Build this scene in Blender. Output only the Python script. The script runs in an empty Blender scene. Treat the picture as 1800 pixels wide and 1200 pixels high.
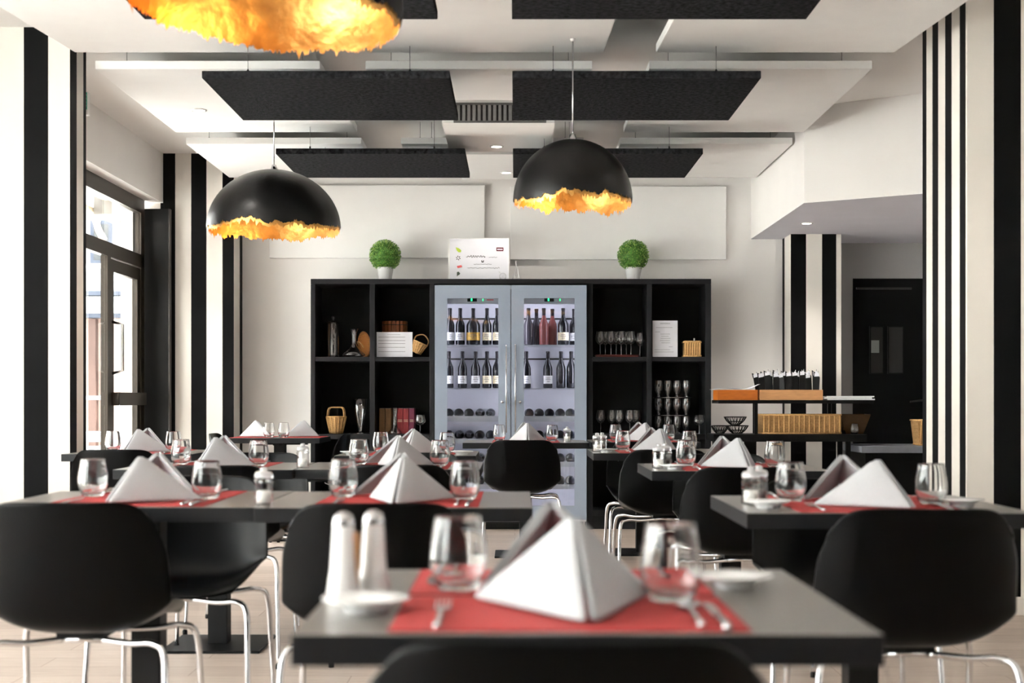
import bpy, bmesh, math, random
from mathutils import Vector, Matrix, noise
random.seed(7)
scene = bpy.context.scene
COL = scene.collection
PI = math.pi

# ------------------------------------------------------------------ camera
CAMZ, F, VX, HY = 1.015, 2500.0, 905.0, 701.5      # focal length in px of an 1800 px wide frame
cam = bpy.data.cameras.new('camera')
cam.sensor_width = 36.0
cam.lens = 50.0
cam.shift_x = -(VX - 900.0) / 1800.0
cam.shift_y = (HY - 600.0) / 1800.0
cam.clip_start = 0.05
cam.clip_end = 200
cam.dof.use_dof = True
cam.dof.focus_distance = 9.8
cam.dof.aperture_fstop = 4.0
camo = bpy.data.objects.new('camera', cam)
camo.location = (0, 0, CAMZ)
camo.rotation_euler = (PI / 2, 0, 0)
COL.objects.link(camo)
scene.camera = camo

# ------------------------------------------------------------------ world, sun, exposure
world = bpy.data.worlds.new('overcast_sky')
scene.world = world
world.use_nodes = True
bg = world.node_tree.nodes['Background']
bg.inputs[0].default_value = (0.86, 0.93, 1.0, 1)
bg.inputs[1].default_value = 6.0
sun = bpy.data.lights.new('sun', 'SUN')
sun.energy = 37.0
sun.angle = 0.02
sun.color = (1.0, 0.98, 0.95)
suno = bpy.data.objects.new('sun', sun)
suno.rotation_euler = (math.radians(6), math.radians(24), 0)
suno.location = (6, 0, 9)
COL.objects.link(suno)
vs = scene.view_settings
vs.view_transform = 'Standard'
vs.look = 'None'
vs.exposure = 0.95
vs.gamma = 1.0
vs.use_curve_mapping = False

def portal(name, loc, sx, sy, rot):
    l = bpy.data.lights.new(name, 'AREA')
    l.shape = 'RECTANGLE'
    l.size, l.size_y = sx, sy
    l.cycles.is_portal = True
    o = bpy.data.objects.new(name, l)
    o.location = loc
    o.rotation_euler = rot
    COL.objects.link(o)
# windows of the street front (left of the camera) and of the far entrance
portal('window_portal', (-4.3, 1.6, 1.5), 2.6, 8.6, (0, -PI / 2, 0))
portal('window_portal', (-3.1, 9.35, 1.3), 2.5, 3.2, (0, -PI / 2, 0))

# ------------------------------------------------------------------ materials
def lin(c):
    return tuple(((v / 255) / 12.92 if v / 255 <= 0.04045 else ((v / 255 + 0.055) / 1.055) ** 2.4) for v in c)
MATS = {}
def mat(name, rgb, rough=0.5, metal=0.0, var=0.0, scale=20, bump=0.0, bscale=60, spec=0.5, coat=0.0, stretch=None, detail=4):
    m = bpy.data.materials.new(name)
    m.use_nodes = True
    nt = m.node_tree
    b = nt.nodes['Principled BSDF']
    c = lin(rgb)
    b.inputs['Base Color'].default_value = (*c, 1)
    b.inputs['Roughness'].default_value = rough
    b.inputs['Metallic'].default_value = metal
    b.inputs['Specular IOR Level'].default_value = spec
    b.inputs['Coat Weight'].default_value = coat
    tc = nt.nodes.new('ShaderNodeTexCoord')
    vec = tc.outputs['Object']
    if stretch:
        mp = nt.nodes.new('ShaderNodeMapping')
        mp.inputs['Scale'].default_value = stretch
        nt.links.new(vec, mp.inputs['Vector'])
        vec = mp.outputs['Vector']
    if var > 0:
        n = nt.nodes.new('ShaderNodeTexNoise')
        n.inputs['Scale'].default_value = scale
        n.inputs['Detail'].default_value = detail
        nt.links.new(vec, n.inputs['Vector'])
        r = nt.nodes.new('ShaderNodeValToRGB')
        r.color_ramp.elements[0].position = 0.3
        r.color_ramp.elements[1].position = 0.7
        r.color_ramp.elements[0].color = (*[max(0, v * (1 - var)) for v in c], 1)
        r.color_ramp.elements[1].color = (*[min(1, v * (1 + var)) for v in c], 1)
        nt.links.new(n.outputs['Fac'], r.inputs['Fac'])
        nt.links.new(r.outputs['Color'], b.inputs['Base Color'])
    if bump > 0:
        n2 = nt.nodes.new('ShaderNodeTexNoise')
        n2.inputs['Scale'].default_value = bscale
        n2.inputs['Detail'].default_value = 3
        nt.links.new(vec, n2.inputs['Vector'])
        bp = nt.nodes.new('ShaderNodeBump')
        bp.inputs['Strength'].default_value = bump
        bp.inputs['Distance'].default_value = 0.01
        nt.links.new(n2.outputs['Fac'], bp.inputs['Height'])
        nt.links.new(bp.outputs['Normal'], b.inputs['Normal'])
    MATS[name] = m
    return m
def emit(name, rgb, strength):
    m = bpy.data.materials.new(name)
    m.use_nodes = True
    b = m.node_tree.nodes['Principled BSDF']
    b.inputs['Base Color'].default_value = (*lin(rgb), 1)
    b.inputs['Emission Color'].default_value = (*lin(rgb), 1)
    b.inputs['Emission Strength'].default_value = strength
    MATS[name] = m
    return m
def thin_glass(name, tint=(1, 1, 1), ior=1.5, rough=0.01, boost=1.0):
    m = bpy.data.materials.new(name)
    m.use_nodes = True
    nt = m.node_tree
    nt.nodes.remove(nt.nodes['Principled BSDF'])
    out = nt.nodes['Material Output']
    mix = nt.nodes.new('ShaderNodeMixShader')
    tr = nt.nodes.new('ShaderNodeBsdfTransparent')
    tr.inputs[0].default_value = (*tint, 1)
    gl = nt.nodes.new('ShaderNodeBsdfGlossy')
    gl.inputs['Roughness'].default_value = rough
    fr = nt.nodes.new('ShaderNodeFresnel')
    # same reflectance on the way in and out, as for a thin sheet
    ge = nt.nodes.new('ShaderNodeNewGeometry')
    mr = nt.nodes.new('ShaderNodeMapRange')
    mr.inputs['To Min'].default_value = ior
    mr.inputs['To Max'].default_value = 1.0 / ior
    nt.links.new(ge.outputs['Backfacing'], mr.inputs['Value'])
    nt.links.new(mr.outputs[0], fr.inputs['IOR'])
    mu = nt.nodes.new('ShaderNodeMath')
    mu.operation = 'MULTIPLY'
    mu.use_clamp = True
    mu.inputs[1].default_value = boost
    nt.links.new(fr.outputs[0], mu.inputs[0])
    nt.links.new(mu.outputs[0], mix.inputs[0])
    nt.links.new(tr.outputs[0], mix.inputs[1])
    nt.links.new(gl.outputs[0], mix.inputs[2])
    nt.links.new(mix.outputs[0], out.inputs[0])
    MATS[name] = m
    return m

mat('wall_white', (238, 235, 232), 0.75, var=0.015, scale=3, bump=0.05, bscale=180)
mat('stripe_white', (224, 218, 210), 0.7, var=0.02, scale=4, bump=0.04, bscale=160)
mat('stripe_black', (12, 12, 13), 0.6, var=0.2, scale=6, bump=0.04, bscale=160, spec=0.08)
mat('ceiling_white', (240, 238, 235), 0.85, var=0.01, scale=3)
mat('panel_white', (244, 243, 241), 0.8, var=0.01, scale=8, bump=0.03, bscale=220)
mat('felt_black', (38, 38, 40), 0.95, var=0.85, scale=46, bump=0.35, bscale=90, spec=0.05, detail=8)
mat('shell_black', (4, 4, 5), 0.30, var=0.1, scale=8, bump=0.015, bscale=400, spec=0.11)
mat('chrome', (225, 225, 228), 0.12, 1.0, var=0.03, scale=10)
mat('table_top', (104, 101, 97), 0.28, var=0.06, scale=60, bump=0.02, bscale=300, spec=0.5)
mat('table_dark', (20, 21, 24), 0.4, var=0.1, scale=30, bump=0.02, bscale=300, spec=0.3)
mat('post_black', (8, 8, 9), 0.5, var=0.1, scale=12, spec=0.2)
mat('mat_red', (164, 42, 42), 0.75, var=0.06, scale=200, bump=0.15, bscale=500)
mat('cloth_grey', (176, 177, 180), 0.92, var=0.03, scale=300, bump=0.18, bscale=420, spec=0.2)
mat('ceramic_white', (240, 240, 240), 0.15, var=0.01, scale=10, coat=0.5)
mat('steel', (205, 205, 208), 0.18, 1.0, var=0.04, scale=30)
mat('steel_dark', (70, 68, 66), 0.4, 1.0, var=0.1, scale=30)
mat('wire_grey', (120, 118, 116), 0.4, 0.8, var=0.05, scale=30)
mat('lamp_black', (16, 15, 15), 0.36, var=0.15, scale=7, bump=0.05, bscale=50, spec=0.35)
mat('shelf_black', (26, 26, 29), 0.5, var=0.12, scale=14, bump=0.02, bscale=150, spec=0.25)
mat('shelf_inner', (7, 8, 8), 0.6, var=0.1, scale=8, spec=0.15)
mat('fridge_frame', (150, 161, 177), 0.14, var=0.02, scale=5, coat=0.6)
mat('fridge_steel', (200, 204, 208), 0.3, 0.6, var=0.03, scale=20)
mat('fridge_white', (226, 226, 232), 0.5, var=0.02, scale=8)
mat('bottle_dark', (22, 22, 26), 0.12, var=0.1, scale=10, coat=0.3)
mat('bottle_rose', (150, 82, 78), 0.15, var=0.1, scale=10, coat=0.3)
mat('bottle_grey', (78, 74, 80), 0.14, var=0.1, scale=10, coat=0.3)
mat('capsule', (34, 30, 34), 0.35, 0.3, var=0.1, scale=30)
mat('label_cream', (236, 222, 190), 0.7, var=0.03, scale=60)
mat('label_white', (232, 232, 230), 0.7, var=0.03, scale=60)
mat('label_gold', (190, 150, 70), 0.4, 0.4, var=0.3, scale=60)
mat('ink', (60, 58, 60), 0.8, var=0.1, scale=50)
mat('ink_soft', (118, 116, 122), 0.8, var=0.1, scale=50)
mat('paper_white', (236, 236, 242), 0.8, var=0.015, scale=12)
mat('print_green', (178, 200, 70), 0.7, var=0.1, scale=60)
mat('print_red', (214, 92, 92), 0.7, var=0.1, scale=60)
mat('print_maroon', (104, 40, 52), 0.7, var=0.1, scale=60)
mat('print_leaf', (84, 94, 84), 0.7, var=0.1, scale=60)
def wicker(name, light, dark, scale=70):
    m = bpy.data.materials.new(name)
    m.use_nodes = True
    nt = m.node_tree
    b = nt.nodes['Principled BSDF']
    tc = nt.nodes.new('ShaderNodeTexCoord')
    wv = nt.nodes.new('ShaderNodeTexWave')
    wv.bands_direction = 'Z'
    wv.inputs['Scale'].default_value = scale
    wv.inputs['Distortion'].default_value = 2.0
    wv.inputs['Detail'].default_value = 2.0
    wv.inputs['Detail Scale'].default_value = 3.0
    nt.links.new(tc.outputs['Object'], wv.inputs['Vector'])
    n = nt.nodes.new('ShaderNodeTexNoise')
    n.inputs['Scale'].default_value = 90
    nt.links.new(tc.outputs['Object'], n.inputs['Vector'])
    mu = nt.nodes.new('ShaderNodeMath'); mu.operation = 'MULTIPLY_ADD'
    mu.inputs[1].default_value = 0.6
    nt.links.new(wv.outputs['Fac'], mu.inputs[0]); nt.links.new(n.outputs['Fac'], mu.inputs[2])
    r = nt.nodes.new('ShaderNodeValToRGB')
    r.color_ramp.elements[0].position = 0.35; r.color_ramp.elements[1].position = 0.95
    r.color_ramp.elements[0].color = (*lin(dark), 1); r.color_ramp.elements[1].color = (*lin(light), 1)
    nt.links.new(mu.outputs[0], r.inputs['Fac']); nt.links.new(r.outputs['Color'], b.inputs['Base Color'])
    bp = nt.nodes.new('ShaderNodeBump'); bp.inputs['Strength'].default_value = 0.8; bp.inputs['Distance'].default_value = 0.004
    nt.links.new(mu.outputs[0], bp.inputs['Height']); nt.links.new(bp.outputs['Normal'], b.inputs['Normal'])
    b.inputs['Roughness'].default_value = 0.65
    MATS[name] = m
wicker('wicker', (214, 170, 112), (134, 88, 44))
wicker('wicker_brown', (176, 112, 52), (84, 46, 20), 45)
mat('wicker_stake', (216, 170, 110), 0.6, var=0.2, scale=80, bump=0.4, bscale=140)
mat('wood_orange', (188, 102, 26), 0.45, var=0.15, scale=14, stretch=(1, 8, 8))
mat('wood_light', (206, 152, 102), 0.5, var=0.12, scale=12, stretch=(1, 9, 9))
mat('wood_barrel', (150, 86, 46), 0.55, var=0.22, scale=16, stretch=(8, 8, 1))
mat('book_brown', (120, 84, 42), 0.6, var=0.15, scale=40)
mat('book_red', (150, 42, 48), 0.55, var=0.12, scale=40)
mat('book_plum', (126, 48, 78), 0.55, var=0.12, scale=40)
mat('leaf_green', (82, 132, 50), 0.6, var=0.4, scale=30)
mat('leaf_light', (158, 190, 92), 0.6, var=0.3, scale=30)
mat('bronze', (46, 38, 30), 0.38, 0.2, var=0.08, scale=20)
mat('panel_dark', (10, 9, 8), 0.5, var=0.2, scale=8, stretch=(6, 6, 0.5), spec=0.2)
mat('door_black', (3, 3, 4), 0.5, var=0.1, scale=6, spec=0.15)
mat('counter_grey', (120, 122, 130), 0.45, var=0.05, scale=20)
mat('soffit_grey', (228, 227, 236), 0.8, var=0.02, scale=4)
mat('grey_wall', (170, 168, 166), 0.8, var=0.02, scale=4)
mat('exit_teal', (70, 190, 160), 0.5, var=0.05, scale=20)
mat('facade_white', (238, 236, 232), 0.8, var=0.03, scale=1.5, bump=0.1, bscale=30)
mat('render_pale', (168, 168, 168), 0.8, var=0.03, scale=1.5, bump=0.1, bscale=30)
mat('facade_pink', (140, 118, 108), 0.8, var=0.05, scale=2, bump=0.1, bscale=30)
mat('facade_band', (52, 58, 70), 0.7, var=0.05, scale=3)
mat('facade_brown', (70, 50, 42), 0.7, var=0.08, scale=3)
mat('asphalt', (216, 213, 208), 0.9, var=0.12, scale=8, bump=0.2, bscale=60)
mat('awning_beige', (190, 172, 146), 0.6, var=0.08, scale=10)
mat('salt_white', (244, 242, 238), 0.6, var=0.03, scale=80)
mat('pepper_dark', (62, 50, 44), 0.8, var=0.4, scale=200)
mat('mill_brown', (176, 128, 84), 0.5, var=0.15, scale=30)
mat('wire_black', (14, 14, 15), 0.4, 0.3, var=0.1, scale=30)
mat('amber_bowl', (58, 36, 14), 0.2, var=0.2, scale=10)
mat('tray_red', (96, 34, 24), 0.5, var=0.1, scale=20)
thin_glass('glass', (0.985, 0.99, 0.99), 1.5, 0.01, 3.2)
m = bpy.data.materials.new('clear_glass')
m.use_nodes = True
bs = m.node_tree.nodes['Principled BSDF']
bs.inputs['Base Color'].default_value = (0.98, 0.99, 0.99, 1)
bs.inputs['Roughness'].default_value = 0.0
bs.inputs['IOR'].default_value = 1.45
bs.inputs['Transmission Weight'].default_value = 1.0
MATS['clear_glass'] = m
m = bpy.data.materials.new('frosted')
m.use_nodes = True
bs = m.node_tree.nodes['Principled BSDF']
bs.inputs['Base Color'].default_value = (0.92, 0.93, 0.95, 1)
bs.inputs['Roughness'].default_value = 0.12
bs.inputs['Transmission Weight'].default_value = 0.6
MATS['frosted'] = m
thin_glass('window_glass', (0.97, 0.985, 0.98), 1.45, 0.0, 1.0)
thin_glass('fridge_glass', (0.93, 0.94, 0.97), 1.5, 0.02, 1.5)
thin_glass('dim_glass', (0.72, 0.76, 0.76), 1.5, 0.03, 1.5)
emit('lamp_glow', (255, 244, 226), 14.0)
emit('bulb_glow', (255, 224, 175), 16.0)
emit('digit_green', (40, 235, 120), 2.5)
emit('tube_glow', (250, 246, 255), 5.0)
# gold leaf lining
g = mat('gold_leaf', (238, 176, 98), 0.42, 1.0, var=0.32, scale=9, bump=0.7, bscale=16)
# wooden floor boards
def floor_mat():
    m = bpy.data.materials.new('oak_floor')
    m.use_nodes = True
    nt = m.node_tree
    b = nt.nodes['Principled BSDF']
    tc = nt.nodes.new('ShaderNodeTexCoord')
    br = nt.nodes.new('ShaderNodeTexBrick')
    br.inputs['Color1'].default_value = (*lin((188, 172, 160)), 1)
    br.inputs['Color2'].default_value = (*lin((172, 156, 144)), 1)
    br.inputs['Mortar'].default_value = (*lin((140, 116, 100)), 1)
    br.inputs['Scale'].default_value = 1.0
    br.inputs['Mortar Size'].default_value = 0.002
    br.inputs['Brick Width'].default_value = 1.2
    br.inputs['Row Height'].default_value = 0.18
    nt.links.new(tc.outputs['Object'], br.inputs['Vector'])
    mp = nt.nodes.new('ShaderNodeMapping')
    mp.inputs['Scale'].default_value = (2, 22, 2)
    nt.links.new(tc.outputs['Object'], mp.inputs['Vector'])
    n = nt.nodes.new('ShaderNodeTexNoise')
    n.inputs['Scale'].default_value = 3
    n.inputs['Detail'].default_value = 6
    nt.links.new(mp.outputs[0], n.inputs['Vector'])
    mx = nt.nodes.new('ShaderNodeMixRGB')
    mx.blend_type = 'SOFT_LIGHT'
    mx.inputs[0].default_value = 0.5
    nt.links.new(br.outputs['Color'], mx.inputs[1])
    nt.links.new(n.outputs['Fac'], mx.inputs[2])
    nt.links.new(mx.outputs[0], b.inputs['Base Color'])
    b.inputs['Roughness'].default_value = 0.42
    MATS['oak_floor'] = m
floor_mat()

# ------------------------------------------------------------------ mesh helpers
class MB:
    def __init__(s):
        s.v, s.f, s.mi, s.sm = [], [], [], []
    def add(s, vs, fs, m=0, smooth=False):
        o = len(s.v)
        s.v += [tuple(p) for p in vs]
        for f in fs:
            s.f.append([i + o for i in f]); s.mi.append(m); s.sm.append(smooth)
        return s
    def box(s, x0, x1, y0, y1, z0, z1, m=0):
        return s.add([(x0, y0, z0), (x1, y0, z0), (x1, y1, z0), (x0, y1, z0), (x0, y0, z1), (x1, y0, z1), (x1, y1, z1), (x0, y1, z1)],
                     [(3, 2, 1, 0), (4, 5, 6, 7), (0, 1, 5, 4), (1, 2, 6, 5), (2, 3, 7, 6), (3, 0, 4, 7)], m)
    def quad(s, a, b, c, d, m=0):
        return s.add([a, b, c, d], [(0, 1, 2, 3)], m)
    def prism(s, pts, a0, a1, axis='y', m=0):
        n = len(pts)
        def P(p, t):
            return {'y': (p[0], t, p[1]), 'z': (p[0], p[1], t), 'x': (t, p[0], p[1])}[axis]
        vs = [P(p, a0) for p in pts] + [P(p, a1) for p in pts]
        fs = [tuple(range(n)), tuple(range(2 * n - 1, n - 1, -1))] + [((i + 1) % n, i, n + i, n + (i + 1) % n) for i in range(n)]
        return s.add(vs, fs, m)
    def lathe(s, prof, seg=24, c=(0, 0, 0), m=0, smooth=True, cap=False):
        vs, fs = [], []
        n = len(prof)
        for i in range(seg):
            a = 2 * PI * i / seg
            for r, z in prof:
                vs.append((c[0] + r * math.cos(a), c[1] + r * math.sin(a), c[2] + z))
        for i in range(seg):
            j = (i + 1) % seg
            for k in range(n - 1):
                fs.append((i * n + k, j * n + k, j * n + k + 1, i * n + k + 1))
        if cap:
            fs.append(tuple(i * n for i in reversed(range(seg))))
            fs.append(tuple(i * n + n - 1 for i in range(seg)))
        return s.add(vs, fs, m, smooth)
    def tube(s, pts, r, seg=8, m=0, cap=True):
        pts = [Vector(p) for p in pts]
        n = len(pts)
        vs, fs = [], []
        up = None
        for i, p in enumerate(pts):
            t = (pts[min(i + 1, n - 1)] - pts[max(i - 1, 0)]).normalized()
            if up is None:
                up = t.orthogonal().normalized()
            up = (up - t * up.dot(t)).normalized()
            w = t.cross(up)
            rr = r[i] if isinstance(r, (list, tuple)) else r
            for k in range(seg):
                a = 2 * PI * k / seg
                vs.append(p + up * (rr * math.cos(a)) + w * (rr * math.sin(a)))
        for i in range(n - 1):
            for k in range(seg):
                l = (k + 1) % seg
                fs.append((i * seg + k, i * seg + l, (i + 1) * seg + l, (i + 1) * seg + k))
        if cap:
            fs.append(tuple(reversed(range(seg))))
            fs.append(tuple((n - 1) * seg + k for k in range(seg)))
        return s.add(vs, fs, m, True)
    def mesh(s, name, mats, bevel=0):
        me = bpy.data.meshes.new(name)
        me.from_pydata(s.v, [], s.f)
        for m in (mats if isinstance(mats, (list, tuple)) else [mats]):
            me.materials.append(MATS[m])
        me.polygons.foreach_set('material_index', s.mi)
        me.polygons.foreach_set('use_smooth', s.sm)
        me.update()
        bm = bmesh.new(); bm.from_mesh(me)
        bmesh.ops.recalc_face_normals(bm, faces=bm.faces)
        bm.to_mesh(me); bm.free()
        return me
    def build(s, name, mats, parent=None, loc=(0, 0, 0), rot=(0, 0, 0), bevel=0, label=None):
        o = bpy.data.objects.new(name, s.mesh(name, mats))
        COL.objects.link(o)
        o.location, o.rotation_euler = loc, rot
        if parent: o.parent = parent
        if bevel:
            b = o.modifiers.new('edge', 'BEVEL'); b.width = bevel; b.segments = 2; b.limit_method = 'ANGLE'
        if label: o['label'] = label
        return o
def box(name, m, dims, parent=None, bevel=0, loc=(0, 0, 0), rot=(0, 0, 0), label=None):
    return MB().box(*dims).build(name, m, parent, loc, rot, bevel, label)
def smoothpath(ctrl, n=8):
    ctrl = [Vector(c) for c in ctrl]
    P = [ctrl[0]] + ctrl + [ctrl[-1]]
    out = []
    for i in range(1, len(P) - 2):
        for k in range(n):
            t = k / n
            a, b, c, d = P[i - 1], P[i], P[i + 1], P[i + 2]
            out.append(0.5 * ((2 * b) + (c - a) * t + (2 * a - 5 * b + 4 * c - d) * t * t + (3 * b - a - 3 * c + d) * t ** 3))
    out.append(ctrl[-1])
    return out
def tag(o, label, cat, group=None):
    o['label'] = label; o['category'] = cat
    if group: o['group'] = group
    return o
def thing(name, label, cat, loc=(0, 0, 0), rz=0, group=None):
    o = bpy.data.objects.new(name, None)
    o.empty_display_size = 0.05
    COL.objects.link(o)
    o.location = loc; o.rotation_euler = (0, 0, rz)
    return tag(o, label, cat, group)
def struct(o):
    o['kind'] = 'structure'
    return o
def copy_tree(o, parent=None):
    c = o.copy(); COL.objects.link(c); c.parent = parent
    for ch in list(o.children):
        copy_tree(ch, c)
    return c
class Proto:
    """the first use hands out the built thing itself, later ones a copy of it"""
    def __init__(s, root): s.root, s.used = root, False
    def put(s, loc, rz=0, label=None, group=None, rot=None, scale=None):
        o = copy_tree(s.root) if s.used else s.root
        s.used = True
        o.location = loc
        o.rotation_euler = rot if rot else (0, 0, rz)
        if scale: o.scale = scale
        if label: o['label'] = label
        if group: o['group'] = group
        return o
def X(px, d): return (px - VX) * d / F
def Z(py, d): return CAMZ + (HY - py) * d / F
ORD = ['first', 'second', 'third', 'fourth', 'fifth', 'sixth', 'seventh', 'eighth', 'ninth', 'tenth', 'eleventh', 'twelfth']

# ------------------------------------------------------------------ room shell
CEIL = 2.95
o = struct(box('floor', 'oak_floor', (-4.3, 4.4, -3.2, 12.0, -0.1, 0)))
o = struct(box('ceiling', 'ceiling_white', (-4.4, 4.5, -3.3, 12.1, CEIL, CEIL + 0.2)))
o = struct(box('wall_back', 'wall_white', (-3.2, 2.57, 11.55, 11.85, 0, CEIL)))
o = struct(box('wall_right', 'wall_white', (4.3, 4.5, -3.2, 12.1, 0, CEIL)))
# recess on the right behind the serving pillar
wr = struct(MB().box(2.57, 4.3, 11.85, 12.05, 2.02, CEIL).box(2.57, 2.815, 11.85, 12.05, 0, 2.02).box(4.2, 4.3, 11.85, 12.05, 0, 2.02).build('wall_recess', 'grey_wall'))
# street front, left of the camera: low sill, piers and lintel around big panes
wl = struct(MB().box(-4.4, -4.2, -3.2, 7.4, 0, 0.2).box(-4.4, -4.2, -3.2, 7.4, 2.8, CEIL).box(-4.4, -4.2, -3.2, -2.7, 0.2, 2.8).box(-4.4, -4.2, 5.9, 7.4, 0.2, 2.8)
            .build('wall_left', 'wall_white'))
w1 = struct(MB().box(-4.36, -4.28, -2.7, 5.9, 0.2, 0.28).box(-4.36, -4.28, -2.7, 5.9, 2.72, 2.8).build('window_1', 'bronze'))
for i in range(5):
    yy = -2.7 + 8.6 * i / 4
    box('mullion', 'bronze', (-4.36, -4.28, max(-2.7, yy - 0.04), min(5.9, yy + 0.04), 0.28, 2.72), w1)
    if i < 4:
        box('pane', 'window_glass', (-4.325, -4.315, yy + 0.04, yy + 2.11, 0.28, 2.72), w1)
# closed wall behind the camera
struct(box('wall_front', 'panel_dark', (-4.4, 4.5, -3.2, -3.0, 0, CEIL)))

def striped_pillar(name, x0, x1, y0, y1, zt, front, sides, zb=0.0):
    """front: list of (x_left, x_right, black) over the camera-facing side; sides: {'l'|'r': [(y0, y1, black)]}"""
    mb = MB()
    for a, b, k in front:
        mb.quad((a, y0, zb), (b, y0, zb), (b, y0, zt), (a, y0, zt), k)
    for sd in 'lr':
        xs = x0 if sd == 'l' else x1
        for a, b, k in sides.get(sd, [(y0, y1, 0)]):
            mb.quad((xs, a, zb), (xs, b, zb), (xs, b, zt), (xs, a, zt), k)
    mb.quad((x0, y1, zb), (x1, y1, zb), (x1, y1, zt), (x0, y1, zt), 0)
    mb.quad((x0, y0, zt), (x1, y0, zt), (x1, y1, zt), (x0, y1, zt), 0)
    mb.quad((x0, y0, zb), (x1, y0, zb), (x1, y1, zb), (x0, y1, zb), 0)
    o = mb.build(name, ['stripe_white', 'stripe_black'])
    return struct(o)
def stripes(seq_start, seq, end):
    out, p = [], seq_start
    for w, k in seq:
        q = p + w
        if (end - p) * (1 if w > 0 else -1) <= 0: break
        if (end - q) * (1 if w > 0 else -1) < 0: q = end
        out.append((min(p, q), max(p, q), k)); p = q
    return out
# left pillar (beside the entrance bay)
fr = stripes(-2.315, [(-0.113, 0)] + [(-0.127, 1), (-0.127, 0)] * 8, -4.3)
striped_pillar('pillar_left', -4.3, -2.315, 7.4, 7.68, CEIL, fr, {'r': stripes(7.4, [(0.115, 1), (0.115, 0), (0.05, 1)], 7.68)})
# right pillar
fr = stripes(2.13, [(0.126, 0), (0.128, 1), (0.126, 0), (0.126, 1)] * 6, 4.3)
pr = striped_pillar('pillar_right', 2.13, 4.3, 6.7, 7.43, CEIL, fr,
                    {'l': stripes(6.7, [(0.02, 0), (0.09, 1), (0.125, 0), (0.105, 1), (0.115, 0), (0.10, 1), (0.105, 0), (0.08, 1)], 7.43)})
struct(box('baseboard_right', 'stripe_white', (2.118, 4.3, 6.682, 6.7, 0, 0.085), bevel=0.004))
# far left pillar against the back wall
d = 11.2
fr = [(X(270, d), X(282, d), 0), (X(282, d), X(308, d), 1), (X(308, d), X(336, d), 0), (X(336, d), X(363, d), 1), (X(363, d), X(391, d), 0), (X(391, d), X(411, d), 1)]
fr = [(-3.1, X(270, d), 0)] + fr
striped_pillar('pillar_far_left', -3.1, X(411, d), d, 11.55, CEIL, fr, {'r': [(d, d + 0.24, 0), (d + 0.24, 11.55, 1)]})
# far right pillar
fr = [(X(1390, d), X(1417, d), 1), (X(1417, d), X(1445, d), 0), (X(1445, d), X(1470, d), 1), (X(1470, d), 2.57, 0)]
striped_pillar('pillar_far_right', X(1390, d), 2.57, d, 11.85, 2.315, fr, {'l': [(d, d + 0.26, 0), (d + 0.26, 11.85, 1)]})
# dropped soffit above the service corner
pts = [(1.917, 11.549), (1.917, 9.43), (2.578, 9.0), (4.3, 7.88), (4.3, 11.849), (2.571, 11.849), (2.571, 11.549)]
sf = MB().prism(pts, 2.315, CEIL, 'z')
so = sf.build('ceiling_soffit', ['wall_white', 'soffit_grey'])
so.data.polygons[0].material_index = 1
for p in so.data.polygons:
    if p.normal.z < -0.9: p.material_index = 1
struct(so)
# air duct box and grille above the middle
duct = struct(box('ceiling_duct', 'ceiling_white', (-0.44, 0.24, 8.6, 9.6, 2.685, CEIL)))
gr = thing('air_grille', 'grey slatted air grille on the boxed ceiling duct', 'air grille', (-0.09, 8.6, 2.685))
box('grille_frame', 'wire_grey', (-0.28, 0.28, -0.012, 0, 0.0, 0.012), gr)
box('grille_frame', 'wire_grey', (-0.28, 0.28, -0.012, 0, 0.108, 0.12), gr)
box('grille_frame', 'wire_grey', (-0.28, -0.268, -0.012, 0, 0.012, 0.108), gr)
box('grille_frame', 'wire_grey', (0.268, 0.28, -0.012, 0, 0.012, 0.108), gr)
box('grille_back', 'steel_dark', (-0.268, 0.268, -0.003, 0, 0.012, 0.108), gr)
sl = MB().add([(-0.012, -0.002, 0.012), (0.006, -0.012, 0.012), (0.010, -0.012, 0.012), (-0.008, -0.002, 0.012),
               (-0.012, -0.002, 0.108), (0.006, -0.012, 0.108), (0.010, -0.012, 0.108), (-0.008, -0.002, 0.108)],
              [(3, 2, 1, 0), (4, 5, 6, 7), (0, 1, 5, 4), (1, 2, 6, 5), (2, 3, 7, 6), (3, 0, 4, 7)]).mesh('grille_slat', 'wire_grey')
for i in range(17):
    s_ = bpy.data.objects.new('grille_slat', sl); COL.objects.link(s_); s_.parent = gr; s_.location = (-0.25 + i * 0.03125, 0, 0)

# entrance bay on the left: header, bronze window and door, dark folded leaf
struct(box('wall_header', 'wall_white', (-3.1, -2.77, 7.68, 11.2, 2.56, CEIL)))
struct(box('wall_bay', 'wall_white', (-3.1, -2.85, 7.68, 8.3, 0, 2.56)))
WX = -2.93
dn = struct(MB().box(WX, WX + 0.05, 8.3, 11.06, 2.45, 2.56).box(WX, WX + 0.05, 8.3, 11.06, 2.03, 2.13).box(WX, WX + 0.05, 10.96, 11.06, 0, 2.45)
            .box(WX, WX + 0.05, 8.3, 8.4, 0, 2.45).box(WX, WX + 0.05, 10.06, 10.14, 0, 2.03).box(WX, WX + 0.05, 8.4, 10.06, 0, 0.1).build('window_2', 'bronze'))
box('pane', 'window_glass', (WX + 0.03, WX + 0.038, 8.4, 10.96, 2.13, 2.45), dn)
box('pane', 'window_glass', (WX + 0.03, WX + 0.038, 8.4, 10.06, 0.1, 2.03), dn)
dr = struct(MB().box(WX + 0.005, WX + 0.045, 10.15, 10.23, 0.01, 2.02).box(WX + 0.005, WX + 0.045, 10.87, 10.95, 0.01, 2.02)
            .box(WX + 0.005, WX + 0.045, 10.23, 10.87, 1.93, 2.02).box(WX + 0.005, WX + 0.045, 10.23, 10.87, 0.01, 0.16).build('door_1', 'bronze'))
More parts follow.
